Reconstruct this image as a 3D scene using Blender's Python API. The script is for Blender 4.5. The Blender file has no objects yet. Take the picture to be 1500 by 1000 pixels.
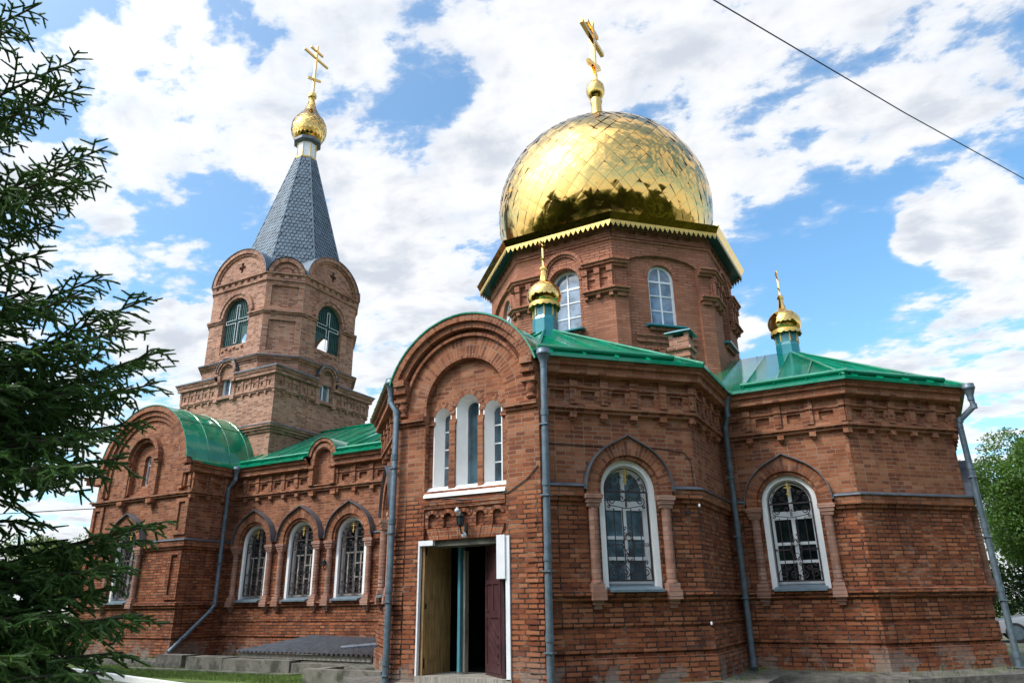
import bpy, math, random
import numpy as np
from mathutils import Vector, Matrix, noise
from mathutils.geometry import tessellate_polygon
random.seed(7); rng = np.random.default_rng(7)
S = bpy.context.scene; C = S.collection
R = math.radians; PI = math.pi
def lin(*c): return tuple(((v/255+.055)/1.055)**2.4 if v/255 > .04045 else v/255/12.92 for v in c)

# ---------------------------------------------------------------- camera
F_PX, PITCH, ROLL, YAW = 1040.73, .354, -.015, .502
CAM = Vector((0, 0, 1.6))
fw = Vector((-math.sin(YAW)*math.cos(PITCH), math.cos(YAW)*math.cos(PITCH), math.sin(PITCH)))
rt = Vector((math.cos(YAW), math.sin(YAW), 0)); up = rt.cross(fw)
rt, up = rt*math.cos(ROLL)+up*math.sin(ROLL), -rt*math.sin(ROLL)+up*math.cos(ROLL)
cd = bpy.data.cameras.new('camera'); cam = bpy.data.objects.new('camera', cd); C.objects.link(cam)
cd.sensor_width = 36; cd.lens = 36*F_PX/1500; cd.clip_start = .1; cd.clip_end = 3000
cam.matrix_world = Matrix(((rt.x, up.x, -fw.x, CAM.x), (rt.y, up.y, -fw.y, CAM.y), (rt.z, up.z, -fw.z, CAM.z), (0, 0, 0, 1)))
S.camera = cam
def ray(x, y): return (fw+rt*((x-750)/F_PX)-up*((y-500)/F_PX)).normalized()   # direction seen at a photo pixel (1500 x 1000)

# ---------------------------------------------------------------- node helper
class NT:
    def __init__(s, tree): s.t = tree; s.n = tree.nodes; s.l = tree.links
    def new(s, typ, **kw):
        nd = s.n.new(typ)
        for k, v in kw.items():
            if k.startswith('i_'):
                key = k[2:]; key = int(key) if key.isdigit() else key.replace('_', ' ')
                s.put(nd.inputs[key], v)
            else: setattr(nd, k, v)
        return nd
    def put(s, sock, v):
        if isinstance(v, bpy.types.NodeSocket): s.l.new(v, sock)
        elif isinstance(v, bpy.types.Node): s.l.new(v.outputs[0], sock)
        else:
            if sock.type == 'RGBA' and len(v) == 3: v = (*v, 1)
            sock.default_value = v
    def math(s, op, a, b=0., c=None, clamp=False):
        nd = s.new('ShaderNodeMath', operation=op, use_clamp=clamp); s.put(nd.inputs[0], a); s.put(nd.inputs[1], b)
        if c is not None: s.put(nd.inputs[2], c)
        return nd.outputs[0]
    def vmath(s, op, a, b=(0, 0, 0)):
        nd = s.new('ShaderNodeVectorMath', operation=op); s.put(nd.inputs[0], a); s.put(nd.inputs[1], b); return nd
    def mix(s, f, a, b, mode='MIX'):
        nd = s.new('ShaderNodeMix', data_type='RGBA', blend_type=mode); s.put(nd.inputs[0], f); s.put(nd.inputs[6], a); s.put(nd.inputs[7], b); return nd.outputs[2]
    def noise(s, vec, scale, detail=3, rough=.55, dist=0., out=0):
        nd = s.new('ShaderNodeTexNoise'); s.put(nd.inputs['Vector'], vec); s.put(nd.inputs['Scale'], scale)
        s.put(nd.inputs['Detail'], detail); s.put(nd.inputs['Roughness'], rough); s.put(nd.inputs['Distortion'], dist); return nd.outputs[out]
    def ramp(s, f, stops, interp='LINEAR'):
        nd = s.new('ShaderNodeValToRGB'); cr = nd.color_ramp; cr.interpolation = interp
        while len(cr.elements) < len(stops): cr.elements.new(.5)
        for e, (p, c) in zip(cr.elements, stops): e.position = p; e.color = (*c, 1) if not isinstance(c, (int, float)) else (c, c, c, 1)
        s.put(nd.inputs[0], f); return nd.outputs[0]
    def rng(s, v, a, b, c=0., d=1.):
        nd = s.new('ShaderNodeMapRange', interpolation_type='SMOOTHSTEP'); s.put(nd.inputs[0], v)
        for i, q in zip((1, 2, 3, 4), (a, b, c, d)): nd.inputs[i].default_value = q
        return nd.outputs[0]

# ---------------------------------------------------------------- sky, sun, exposure
SUN_EL, SUN_AZ = R(48), R(216)                       # azimuth clockwise from +Y: the sun stands to the left, a little in front of the south walls
sdir = Vector((math.sin(SUN_AZ)*math.cos(SUN_EL), math.cos(SUN_AZ)*math.cos(SUN_EL), math.sin(SUN_EL)))
W = bpy.data.worlds.new('World'); S.world = W; W.use_nodes = True
w = NT(W.node_tree); w.n.clear()
sky = w.new('ShaderNodeTexSky', sky_type='NISHITA', sun_disc=False, sun_elevation=SUN_EL, sun_rotation=SUN_AZ, air_density=1.0, dust_density=.6, ozone_density=1.6)
tc = w.new('ShaderNodeTexCoord').outputs['Generated']
sp = w.new('ShaderNodeSeparateXYZ'); w.put(sp.inputs[0], tc)
zc = w.math('MAXIMUM', sp.outputs[2], 0.02)
inv = w.math('DIVIDE', 1., w.math('ADD', zc, .16))
cb = w.new('ShaderNodeCombineXYZ'); w.put(cb.inputs[0], w.math('MULTIPLY', sp.outputs[0], inv)); w.put(cb.inputs[1], w.math('MULTIPLY', sp.outputs[1], inv))
pl = cb.outputs[0]
mp = w.new('ShaderNodeMapping'); w.put(mp.inputs[0], pl); mp.inputs['Rotation'].default_value = (0, 0, R(-24)); mp.inputs['Scale'].default_value = (1.0, 1.25, 1)
mp.inputs['Location'].default_value = (3.7, 1.3, 0)
n1 = w.noise(mp.outputs[0], 4.2, 10, .58, .12)
n2 = w.noise(mp.outputs[0], 10., 7, .62, .15)
dens = w.math('ADD', w.math('MULTIPLY', n1, .64), w.math('MULTIPLY', n2, .36))
bias = 0.
for (px, py, amp, rad) in [
        # thick banks
        (200, 60, .03, 9), (420, 110, .06, 7), (120, 250, .02, 6), (180, 430, .04, 6), (330, 470, .06, 5), (480, 330, .06, 5), (600, 440, .10, 8), (640, 290, .07, 4.5), (740, 230, .05, 4), (830, 60, .075, 9), (1000, 60, .06, 7), (1060, 240, .08, 4),
        (1480, 110, .08, 4.5), (1390, 160, .08, 4), (1290, 190, .08, 4), (1210, 250, .08, 4), (1140, 330, .07, 3.5), (1100, 440, .08, 3.5), (1405, 320, .34, 3.2), (1335, 352, .20, 1.5), (1440, 480, .13, 7), (1270, 460, .07, 4), (1200, 40, .05, 6), (1420, 20, .04, 4),
        # gaps of blue
        (640, 70, -.06, 3), (560, 190, -.02, 4), (620, 130, -.04, 3), (540, 120, .05, 2.5), (500, 250, .04, 3), (700, 350, -.07, 3), (300, 350, -.055, 4.5), (380, 300, -.05, 4), (20, 320, -.04, 4), (970, 165, -.08, 2.6), (1110, 190, -.07, 3), (1440, 75, -.09, 2.6), (1370, 75, -.06, 2.5),
        (1230, 350, -.19, 6.5), (1120, 390, -.05, 3), (1330, 260, -.06, 3), (1490, 270, -.15, 4.5), (1180, 450, -.04, 3), (1320, 425, -.12, 4), (1490, 570, -.10, 6)]:
    d = w.vmath('DOT_PRODUCT', tc, tuple(ray(px, py))).outputs['Value']
    bias = w.math('ADD', bias, w.rng(d, math.cos(R(rad*1.6)), 1., 0., amp))
dens = w.math('ADD', dens, bias)
hz = w.rng(sp.outputs[2], .0, .34, .10, 0.)
dens = w.math('ADD', dens, hz)
cov = w.ramp(w.rng(dens, .43, .615), [(0, 0.03), (.3, .20), (.65, .82), (1, .98)])
tow0 = w.math('MAXIMUM', w.vmath('DOT_PRODUCT', tc, tuple(sdir)).outputs['Value'], 0.)
cov = w.math('MAXIMUM', cov, w.math('MULTIPLY', w.math('POWER', tow0, 1.5), .46))                  # thin veil towards the sun
shade = w.noise(mp.outputs[0], 5.2, 6, .55, .3)
cloudb = w.mix(w.rng(w.math('ADD', shade, w.math('MULTIPLY', w.math('SUBTRACT', dens, .55), 1.1)), .48, .80), (.55, .555, .565), (.37, .395, .44))
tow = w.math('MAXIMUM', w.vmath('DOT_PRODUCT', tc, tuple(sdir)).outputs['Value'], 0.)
cloud_ = w.vmath('SCALE', cloudb); w.put(cloud_.inputs['Scale'], w.math('ADD', 1., w.math('MULTIPLY', w.math('POWER', tow, 6.), 7.))); cloud = cloud_.outputs[0]   # clouds near the sun brightened, extra light added for the walls
skyc = w.vmath('SCALE', sky.outputs[0]); skyc.inputs['Scale'].default_value = .122
skyb = w.mix(1., skyc.outputs[0], (.78, 1.14, 1.22), 'MULTIPLY')
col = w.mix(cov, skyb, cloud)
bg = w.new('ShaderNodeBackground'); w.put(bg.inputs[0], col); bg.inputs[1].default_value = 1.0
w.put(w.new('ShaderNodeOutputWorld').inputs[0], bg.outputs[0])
sl = bpy.data.lights.new('sun', 'SUN'); so = bpy.data.objects.new('sun', sl); C.objects.link(so)
sl.energy = 1.5; sl.angle = R(10); sl.color = (1, .95, .87)
so.rotation_euler = sdir.to_track_quat('Z', 'Y').to_euler()
S.view_settings.view_transform = 'Standard'; S.view_settings.look = 'None'; S.view_settings.exposure = 0.90; S.view_settings.gamma = 1

# ---------------------------------------------------------------- materials
def mat(name):
    m = bpy.data.materials.new(name); m.use_nodes = True; t = NT(m.node_tree); t.n.clear()
    b = t.new('ShaderNodeBsdfPrincipled'); o = t.new('ShaderNodeOutputMaterial'); t.put(o.inputs[0], b.outputs[0]); t.b = b; m['x'] = 0
    return m, t
def bump(t, h, strength, dist, nrm=None):
    bn = t.new('ShaderNodeBump'); t.put(bn.inputs['Height'], h); bn.inputs['Strength'].default_value = strength; bn.inputs['Distance'].default_value = dist
    if nrm is not None: t.put(bn.inputs['Normal'], nrm)
    return bn.outputs[0]
def plain(name, col, rough=.6, metal=0., var=.25, nscale=4., bmp=0., bscale=30., spec=.5, dirt=None, coat=0.):
    m, t = mat(name); g = t.new('ShaderNodeTexCoord').outputs['Object']
    n = t.noise(g, nscale, 5, .6)
    c = t.mix(t.math('MULTIPLY', t.rng(n, .3, .7), 1.), tuple(v*(1-var) for v in col), tuple(min(1, v*(1+var)) for v in col))
    if dirt:
        n3 = t.noise(g, dirt[2], 6, .65); c = t.mix(t.rng(n3, dirt[1], dirt[1]+.15), c, dirt[0])
    t.put(t.b.inputs['Base Color'], c); t.b.inputs['Metallic'].default_value = metal; t.b.inputs['Specular IOR Level'].default_value = spec
    t.put(t.b.inputs['Roughness'], t.math('ADD', rough-.08, t.math('MULTIPLY', t.noise(g, nscale*3, 3), .16)))
    if coat: t.b.inputs['Coat Weight'].default_value = coat
    if bmp: t.put(t.b.inputs['Normal'], bump(t, t.noise(g, bscale, 4, .6), 1., bmp))
    return m
def brick(name, ramp, mortar_l, mortar_d, split=None, erode=.5, size=.0075, bw=.265, rh=.0765, squash=.66, stain=.5, patch=0., bd=.011, var=.26):
    """old brickwork: cross-bonded courses, each brick its own tone; light joints high up, washed-out dark joints lower down."""
    m, t = mat(name)
    uv = t.new('ShaderNodeUVMap'); uv.uv_map = 'UVMap'; uv = uv.outputs[0]
    pos = t.new('ShaderNodeNewGeometry').outputs['Position']; spz = t.new('ShaderNodeSeparateXYZ'); t.put(spz.inputs[0], pos); z = spz.outputs[2]
    wob = t.vmath('SCALE', t.vmath('SUBTRACT', t.noise(uv, 9., 3, .6, out=1), (.5, .5, .5)).outputs[0]); wob.inputs['Scale'].default_value = .022
    u2 = t.vmath('ADD', uv, wob.outputs[0]).outputs[0]
    er = t.noise(pos, .55, 4, .6)
    if split: er_m = t.rng(t.math('ADD', z, t.math('MULTIPLY', t.math('SUBTRACT', er, .5), split[2])), split[0], split[1], 1., 0.)
    else: er_m = t.rng(er, .45, .65)
    ms = t.math('ADD', size, t.math('MULTIPLY', er_m, size*.75))
    bt = t.new('ShaderNodeTexBrick', offset=.5, offset_frequency=2, squash=squash, squash_frequency=2)
    t.put(bt.inputs['Vector'], u2)
    for k, v in (('Color1', (0, 0, 0)), ('Color2', (1, 1, 1)), ('Mortar', (.5, .5, .5)), ('Scale', 1.), ('Mortar Smooth', .25), ('Bias', 0.), ('Brick Width', bw), ('Row Height', rh)): t.put(bt.inputs[k], v)
    t.put(bt.inputs['Mortar Size'], ms)
    tone = t.math('ADD', bt.outputs[0], t.math('MULTIPLY', t.math('SUBTRACT', t.noise(uv, 24., 4, .65), .5), .35), clamp=True)
    bc = t.ramp(tone, ramp)
    wob2 = t.noise(uv, 90., 3, .7)
    bc = t.mix(t.rng(wob2, .25, .75, 0., 1.), t.mix(1., bc, (1-var*.8,)*3, 'MULTIPLY'), t.mix(1., bc, (1+var*.5,)*3, 'MULTIPLY'))
    if split: bc = t.mix(er_m, bc, t.mix(1., bc, (1.0, .94, .90), 'MULTIPLY'))           # harder, redder bricks in the lower courses
    mo = t.mix(t.math('MULTIPLY', er_m, t.rng(t.noise(pos, 2.6, 4, .7), .26, .5), clamp=True), mortar_l, mortar_d)
    mo = t.mix(t.math('MULTIPLY', t.rng(t.noise(pos, 5., 3), .46, .66), .65), mo, bc)      # joints smeared with brick dust
    c = t.mix(bt.outputs['Fac'], bc, mo)
    c = t.mix(t.rng(t.noise(pos, .8, 5, .6, .7), .52, .66, 0., .5), c, t.mix(1., c, (1.35, 1.22, 1.12), 'MULTIPLY'))    # cleaner, re-laid areas
    st = t.noise(pos, 1.15, 6, .65, .6); c = t.mix(t.rng(st, .5, .74, 0., stain), c, t.mix(1., c, (.42, .38, .37), 'MULTIPLY'))
    st2 = t.noise(pos, 2.1, 6, .7, .3); c = t.mix(t.rng(st2, .56, .74, 0., stain*.55), c, t.mix(.6, c, (.46, .40, .36)))
    strk = t.new('ShaderNodeMapping'); t.put(strk.inputs[0], pos); strk.inputs['Scale'].default_value = (2.6, 2.6, .22)
    c = t.mix(t.rng(t.noise(strk.outputs[0], 1.6, 5, .6), .52, .72, 0., stain*.6), c, t.mix(1., c, (.5, .46, .45), 'MULTIPLY'))
    h = t.math('MULTIPLY', t.math('SUBTRACT', 1., bt.outputs['Fac']), t.math('ADD', .5, t.math('MULTIPLY', er_m, .8)))
    h = t.math('ADD', h, t.math('MULTIPLY', bt.outputs[0], .25)); h = t.math('ADD', h, t.math('MULTIPLY', t.noise(uv, 55., 4, .7), .5))
    if patch:                                                                              # lumps of old grey render left near the ground
        pm = t.math('MULTIPLY', t.rng(t.noise(pos, 1.9, 6, .62, .5), .47, .56), t.rng(z, .15, patch, 1., 0.))
        pc = t.mix(t.noise(pos, 14., 5, .7), (.16, .14, .12), (.34, .31, .27)); c = t.mix(pm, c, pc)
        h = t.mix(pm, h, t.math('MULTIPLY', t.noise(pos, 22., 5, .7), 1.6))
    t.put(t.b.inputs['Base Color'], c); t.b.inputs['Roughness'].default_value = .88; t.b.inputs['Specular IOR Level'].default_value = .25
    t.put(t.b.inputs['Normal'], bump(t, h, 1., bd))
    return m
M = {}
OLD = [(0., (.165, .054, .028)), (.25, (.235, .078, .037)), (.55, (.300, .108, .050)), (.8, (.350, .137, .066)), (1., (.395, .172, .092))]
M['brick'] = brick('old red brick', OLD, (.32, .225, .158), (.050, .028, .020), split=(3.2, 3.7, .9), patch=1.05, stain=.72, bd=.016)
M['arch'] = brick('arch brick', OLD, (.31, .22, .155), (.10, .06, .045), bw=.27, rh=.078, squash=1., stain=.4)
TOW = [(0., (.215, .096, .06)), (.3, (.335, .155, .095)), (.6, (.42, .205, .13)), (1., (.48, .27, .18))]
M['tbrick'] = brick('weathered tower brick', TOW, (.46, .36, .29), (.19, .12, .09), stain=.5, bd=.012)
DRU = [(0., (.30, .118, .064)), (.35, (.345, .140, .078)), (.7, (.385, .160, .092)), (1., (.42, .182, .108))]
M['dbrick'] = brick('newer drum brick', DRU, (.19, .10, .08), (.10, .05, .04), size=.007, stain=.22, bd=.006, var=.2, squash=1., rh=.078)
COL = [(0., (.30, .155, .110)), (.4, (.37, .20, .145)), (1., (.44, .26, .20))]
M['cbrick'] = brick('colonnette brick', COL, (.22, .15, .12), (.12, .08, .06), size=.006, bw=.9, squash=1., stain=.45)
M['plaster'] = plain('white limewash', (.84, .84, .83), .75, var=.04, dirt=((.55, .51, .47), .70, 3.), bmp=.003, bscale=40)
M['pvc'] = plain('white window frame', (.80, .81, .82), .35, var=.03)
M['zinc'] = plain('galvanised sheet', (.125, .17, .205), .45, metal=.3, var=.22, nscale=9, dirt=((.16, .17, .18), .60, 5.))
M['flash'] = plain('grey sheet flashing', (.12, .135, .155), .42, metal=.4, var=.25, nscale=6, dirt=((.08, .075, .075), .58, 4.))
M['hoodm'] = plain('grey hood sheet', (.13, .145, .17), .42, metal=.45, var=.25, nscale=5, dirt=((.09, .08, .08), .60, 5.))
M['sillm'] = plain('painted blue grey sill', (.16, .22, .26), .4, metal=.2, var=.2, nscale=8)
M['iron'] = plain('dark wrought iron', (.045, .030, .030), .55, metal=.2, var=.3, nscale=12)
M['goldp'] = plain('gold paint', (.66, .43, .11), .4, metal=.4, var=.1)
M['teal'] = plain('teal painted sheet', (.012, .21, .25), .32, var=.15, nscale=3, coat=.3)
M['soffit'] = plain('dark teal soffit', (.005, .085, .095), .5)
M['louver'] = plain('dark green boards', (.006, .055, .048), .6, var=.4, nscale=7)
M['maroon'] = plain('maroon door paint', (.060, .022, .025), .45, var=.3, nscale=6)
M['bluep'] = plain('blue painted board', (.06, .23, .28), .5, var=.12)
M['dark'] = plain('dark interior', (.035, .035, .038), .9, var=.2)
M['concrete'] = plain('old concrete', (.165, .155, .13), .9, var=.25, nscale=3, bmp=.012, bscale=14, dirt=((.06, .062, .045), .47, 2.6))
M['skirt'] = plain('dark wet concrete', (.13, .12, .105), .9, var=.35, nscale=5, bmp=.03, bscale=10, dirt=((.06, .055, .05), .5, 3.))
M['bronze'] = plain('bell bronze', (.06, .075, .07), .45, metal=.6)
M['white'] = plain('white sheet metal', (.78, .80, .82), .35, var=.05)
M['black'] = plain('black metal', (.012, .012, .013), .4)
M['bulb'] = plain('frosted lamp glass', (.62, .70, .72), .15, var=.1)
M['cable'] = plain('black cable', (.012, .012, .014), .6)
M['sack'] = plain('pale woven sack', (.34, .33, .30), .8, var=.25, nscale=8)
def roofpaint(name, col, rough=.16, wav=.010):
    m, t = mat(name); g = t.new('ShaderNodeTexCoord').outputs['Object']
    n = t.noise(g, 1.6, 5, .6)
    c = t.mix(t.rng(n, .35, .68), tuple(v*.82 for v in col), tuple(v*1.2 for v in col))
    c = t.mix(t.rng(t.noise(g, 9., 5, .7), .66, .76, 0., .25), c, (.07, .13, .08))
    t.put(t.b.inputs['Base Color'], c); t.put(t.b.inputs['Roughness'], t.math('ADD', rough-.05, t.math('MULTIPLY', t.noise(g, 7., 4), .16)))
    t.b.inputs['Coat Weight'].default_value = .35; t.b.inputs['Coat Roughness'].default_value = .08
    t.put(t.b.inputs['Normal'], bump(t, t.noise(g, 1.7, 3, .55, .3), 1., wav*5))
    return m
M['green'] = roofpaint('glossy green roof paint', (.002, .195, .100), .09, .006)
M['spire'] = plain('blue grey scale sheet', (.095, .135, .175), .55, metal=.1, var=.22, nscale=2.5)
def goldmirror(name, col=(.84, .525, .165), rough=.06, wr=.012, sc=3.2):
    m, t = mat(name); g = t.new('ShaderNodeTexCoord').outputs['Object']
    t.put(t.b.inputs['Base Color'], col); t.b.inputs['Metallic'].default_value = 1.; t.put(t.b.inputs['Roughness'], t.math('ADD', rough-.02, t.math('MULTIPLY', t.noise(g, 5., 4), .05)))
    h = t.noise(g, sc, 2, .45, .5)
    t.put(t.b.inputs['Normal'], bump(t, h, 1., wr)); return m
M['gold'] = goldmirror('polished gold sheet', wr=.018, sc=2.2, rough=.09)
M['gold2'] = goldmirror('small gold sheet', wr=.006, sc=8., rough=.09)
M['seam'] = plain('dark gold seam', (.16, .10, .03), .4, metal=.8)
def glass(name, col, rough=.02, wav=.004):
    m, t = mat(name); g = t.new('ShaderNodeTexCoord').outputs['Object']
    n = t.noise(g, 2.2, 4, .6); t.put(t.b.inputs['Base Color'], t.mix(t.rng(n, .35, .65), tuple(v*.5 for v in col), tuple(v*1.4 for v in col)))
    t.b.inputs['Roughness'].default_value = rough; t.b.inputs['Specular IOR Level'].default_value = .75; t.b.inputs['Coat Weight'].default_value = .6; t.b.inputs['Coat Roughness'].default_value = .01
    t.put(t.b.inputs['Normal'], bump(t, t.noise(g, 1.3, 2, .5), 1., wav)); return m
M['skyglass'] = glass('blue window glass', (.12, .19, .24), .03)  # blue of the reflected sky put into the pane colour
M['glass'] = glass('dark window glass', (.012, .018, .022))
M['bglass'] = glass('pale blue window glass', (.17, .23, .30), .05)
M['lglass'] = glass('blue grey lancet glass', (.055, .095, .12), .05)
def planks(name, c1, c2, pw=.09):
    m, t = mat(name); g = t.new('ShaderNodeTexCoord').outputs['UV']
    mp = t.new('ShaderNodeMapping'); t.put(mp.inputs[0], g); mp.inputs['Scale'].default_value = (9., .7, 1)
    n = t.noise(mp.outputs[0], 3., 6, .65, .6); c = t.mix(t.rng(n, .32, .68), c1, c2)
    sx = t.new('ShaderNodeSeparateXYZ'); t.put(sx.inputs[0], g); fr = t.math('FRACT', t.math('DIVIDE', sx.outputs[0], pw))
    gap = t.math('LESS_THAN', fr, .05); c = t.mix(t.math('MULTIPLY', gap, .6), c, (.03, .02, .01))
    c = t.mix(t.rng(t.noise(g, 2.2, 5, .6), .5, .75, 0, .6), c, tuple(v*.45 for v in c1))
    t.put(t.b.inputs['Base Color'], c); t.b.inputs['Roughness'].default_value = .6; t.put(t.b.inputs['Normal'], bump(t, t.math('SUBTRACT', n, gap), .6, .004)); return m
M['wood'] = planks('ochre door boards', (.24, .125, .042), (.52, .325, .13))
M['greywood'] = planks('weathered planks', (.20, .18, .15), (.42, .39, .34), .14)

# ---------------------------------------------------------------- mesh builder
class MB:
    def __init__(s): s.v = []; s.f = []; s.uv = []; s.mi = []
    def face(s, pts, uv=None, mi=0, flip=False):
        pts = [Vector(p) for p in pts]
        if uv is None:
            n = Vector((0, 0, 0))
            for i in range(len(pts)): n += pts[i].cross(pts[(i+1) % len(pts)])
            if n.length < 1e-12: return
            n.normalize()
            if abs(n.z) < .75:
                tg = Vector((0, 0, 1)).cross(n).normalized(); bt = n.cross(tg)
                uv = [(p.dot(tg), p.dot(bt) if abs(n.z) > .3 else p.z) for p in pts]
            else: uv = [(p.x, p.y) for p in pts]
        if flip: pts = pts[::-1]; uv = uv[::-1]
        b = len(s.v); s.v += [tuple(p) for p in pts]; s.f.append(tuple(range(b, b+len(pts)))); s.uv.append(list(uv)); s.mi.append(mi)
    def grid(s, rows, uvs=None, closed=False, mi=0):
        for i in range(len(rows)-1):
            n = len(rows[i]); m = n if closed else n-1
            for j in range(m):
                k = (j+1) % n; q = [rows[i][j], rows[i][k], rows[i+1][k], rows[i+1][j]]
                u = None if uvs is None else [uvs[i][j], uvs[i][j+1], uvs[i+1][j+1], uvs[i+1][j]]
                s.face(q, u, mi)
    def tube(s, pts, r, n=8, cap=True, mi=0):
        pts = [Vector(p) for p in pts]; rows = []; L = 0; prev = None
        for i, p in enumerate(pts):
            d = (pts[min(i+1, len(pts)-1)]-pts[max(i-1, 0)]).normalized()
            if prev is None: a = d.orthogonal().normalized()
            else: a = (prev-d*prev.dot(d)).normalized()
            prev = a; b = d.cross(a); rr = r[i] if isinstance(r, (list, tuple)) else r
            rows.append([p+(a*math.cos(2*PI*k/n)+b*math.sin(2*PI*k/n))*rr for k in range(n)])
        s.grid(rows, closed=True, mi=mi)
        if cap: s.face(rows[0][::-1], mi=mi); s.face(rows[-1], mi=mi)
    def lathe(s, prof, c=(0, 0), n=24, mi=0, rot=0., cap=False, vscale=1.):
        rows = []; uvs = []; L = 0
        for i, (r, z) in enumerate(prof):
            if i: L += math.hypot(r-prof[i-1][0], z-prof[i-1][1])
            rows.append([(c[0]+r*math.cos(rot+2*PI*k/n), c[1]+r*math.sin(rot+2*PI*k/n), z) for k in range(n)])
            uvs.append([(2*PI*max(q[0] for q in prof)*k/n, L*vscale) for k in range(n+1)])
        s.grid(rows, uvs, closed=True, mi=mi)
        if cap: s.face(rows[-1], mi=mi); s.face(rows[0][::-1], mi=mi)
    def box(s, x0, x1, y0, y1, z0, z1, mi=0):
        p = lambda x, y, z: (x, y, z)
        for q in ([p(x0, y0, z0), p(x1, y0, z0), p(x1, y0, z1), p(x0, y0, z1)], [p(x1, y1, z0), p(x0, y1, z0), p(x0, y1, z1), p(x1, y1, z1)],
                  [p(x1, y0, z0), p(x1, y1, z0), p(x1, y1, z1), p(x1, y0, z1)], [p(x0, y1, z0), p(x0, y0, z0), p(x0, y0, z1), p(x0, y1, z1)],
                  [p(x0, y0, z1), p(x1, y0, z1), p(x1, y1, z1), p(x0, y1, z1)], [p(x0, y1, z0), p(x1, y1, z0), p(x1, y0, z0), p(x0, y0, z0)]): s.face(q, mi=mi)
    def obox(s, c, ax, ay, az, mi=0):
        """box from centre and three half-axis vectors"""
        c, ax, ay, az = map(Vector, (c, ax, ay, az))
        P = lambda i, j, k: c+ax*i+ay*j+az*k
        for q in (((-1, -1, -1), (1, -1, -1), (1, -1, 1), (-1, -1, 1)), ((1, 1, -1), (-1, 1, -1), (-1, 1, 1), (1, 1, 1)), ((1, -1, -1), (1, 1, -1), (1, 1, 1), (1, -1, 1)),
                  ((-1, 1, -1), (-1, -1, -1), (-1, -1, 1), (-1, 1, 1)), ((-1, -1, 1), (1, -1, 1), (1, 1, 1), (-1, 1, 1)), ((-1, 1, -1), (1, 1, -1), (1, -1, -1), (-1, -1, -1))):
            s.face([P(*a) for a in q], mi=mi)
    def build(s, name, m, parent=None, world=True, smooth=0, bevel=0.):
        me = bpy.data.meshes.new(name); me.from_pydata(s.v, [], s.f)
        ul = me.uv_layers.new(name='UVMap'); ul.data.foreach_set('uv', np.array([c for f in s.uv for u in f for c in u[:2]], 'f'))
        for mm in (m if isinstance(m, (list, tuple)) else [m]): me.materials.append(M[mm] if isinstance(mm, str) else mm)
        me.polygons.foreach_set('material_index', s.mi)
        if smooth:
            import bmesh
            bm = bmesh.new(); bm.from_mesh(me); bmesh.ops.remove_doubles(bm, verts=bm.verts, dist=1e-4); bm.to_mesh(me); bm.free()
            me.polygons.foreach_set('use_smooth', [True]*len(me.polygons)); me.set_sharp_from_angle(angle=R(smooth))
        o = bpy.data.objects.new(name, me); C.objects.link(o)
        if parent is not None:
            o.parent = parent
            if world: o.matrix_parent_inverse = Matrix.Translation(-parent.location)
        return o
def split_build(mb, name, m, parent, smooth=0):
    """one object per piece that stands apart"""
    isl = []
    for i, f in enumerate(mb.f):
        P = [mb.v[k] for k in f]; lo = [min(p[a] for p in P)-.012 for a in range(3)]; hi = [max(p[a] for p in P)+.012 for a in range(3)]; cur = [lo, hi, [i]]
        keep = []
        for q in isl:
            if all(q[0][a] <= cur[1][a] and cur[0][a] <= q[1][a] for a in range(3)): cur = [[min(q[0][a], cur[0][a]) for a in range(3)], [max(q[1][a], cur[1][a]) for a in range(3)], q[2]+cur[2]]
            else: keep.append(q)
        isl = keep+[cur]
    out = []
    for q in isl:
        b = MB()
        for i in sorted(q[2]): b.face([mb.v[k] for k in mb.f[i]], mb.uv[i], mb.mi[i])
        out.append(b.build(name, m, parent, smooth=smooth))
    return out
class Fr:
    """upright wall frame: u along the wall, z up, w outwards"""
    def __init__(s, P0, P1):
        s.P = Vector(P0).to_2d() if len(P0) > 2 else Vector(P0); d = Vector(P1)-s.P; s.L = d.length; s.t = d/s.L; s.n = Vector((s.t.y, -s.t.x))
    def __call__(s, u, z, w=0.): q = s.P+s.t*u+s.n*w; return Vector((q.x, q.y, z))
    def ang(s): return math.atan2(s.t.y, s.t.x)
def plate(mb, fr, outer, holes=(), w=0., depth=0., mi=0, jmi=None, edge=0.):
    loops = [[Vector((u, z, 0)) for u, z in L] for L in [outer]+list(holes)]
    flat = [p for L in loops for p in L]
    for tri in tessellate_polygon(loops):
        q = [flat[i] for i in tri]; a = (q[1]-q[0]).cross(q[2]-q[0]).z
        if abs(a) < 1e-9: continue
        if a < 0: q = q[::-1]
        mb.face([fr(p.x, p.y, w) for p in q], [(p.x, p.y) for p in q], mi)
    if depth:
        for H in holes: rim(mb, fr, H, w, w-depth, jmi if jmi is not None else mi)
    if edge: rim(mb, fr, outer, w, w-edge, mi)
def rim(mb, fr, H, w0, w1, mi=0, H2=None):
    H2 = H2 or H; L = 0
    for i in range(len(H)):
        a, b = H[i], H[(i+1) % len(H)]; a2, b2 = H2[i], H2[(i+1) % len(H)]; d = math.hypot(b[0]-a[0], b[1]-a[1])
        mb.face([fr(a[0], a[1], w0), fr(b[0], b[1], w0), fr(b2[0], b2[1], w1), fr(a2[0], a2[1], w1)], [(0, L), (0, L+d), (abs(w0-w1), L+d), (abs(w0-w1), L)], mi); L += d
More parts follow.
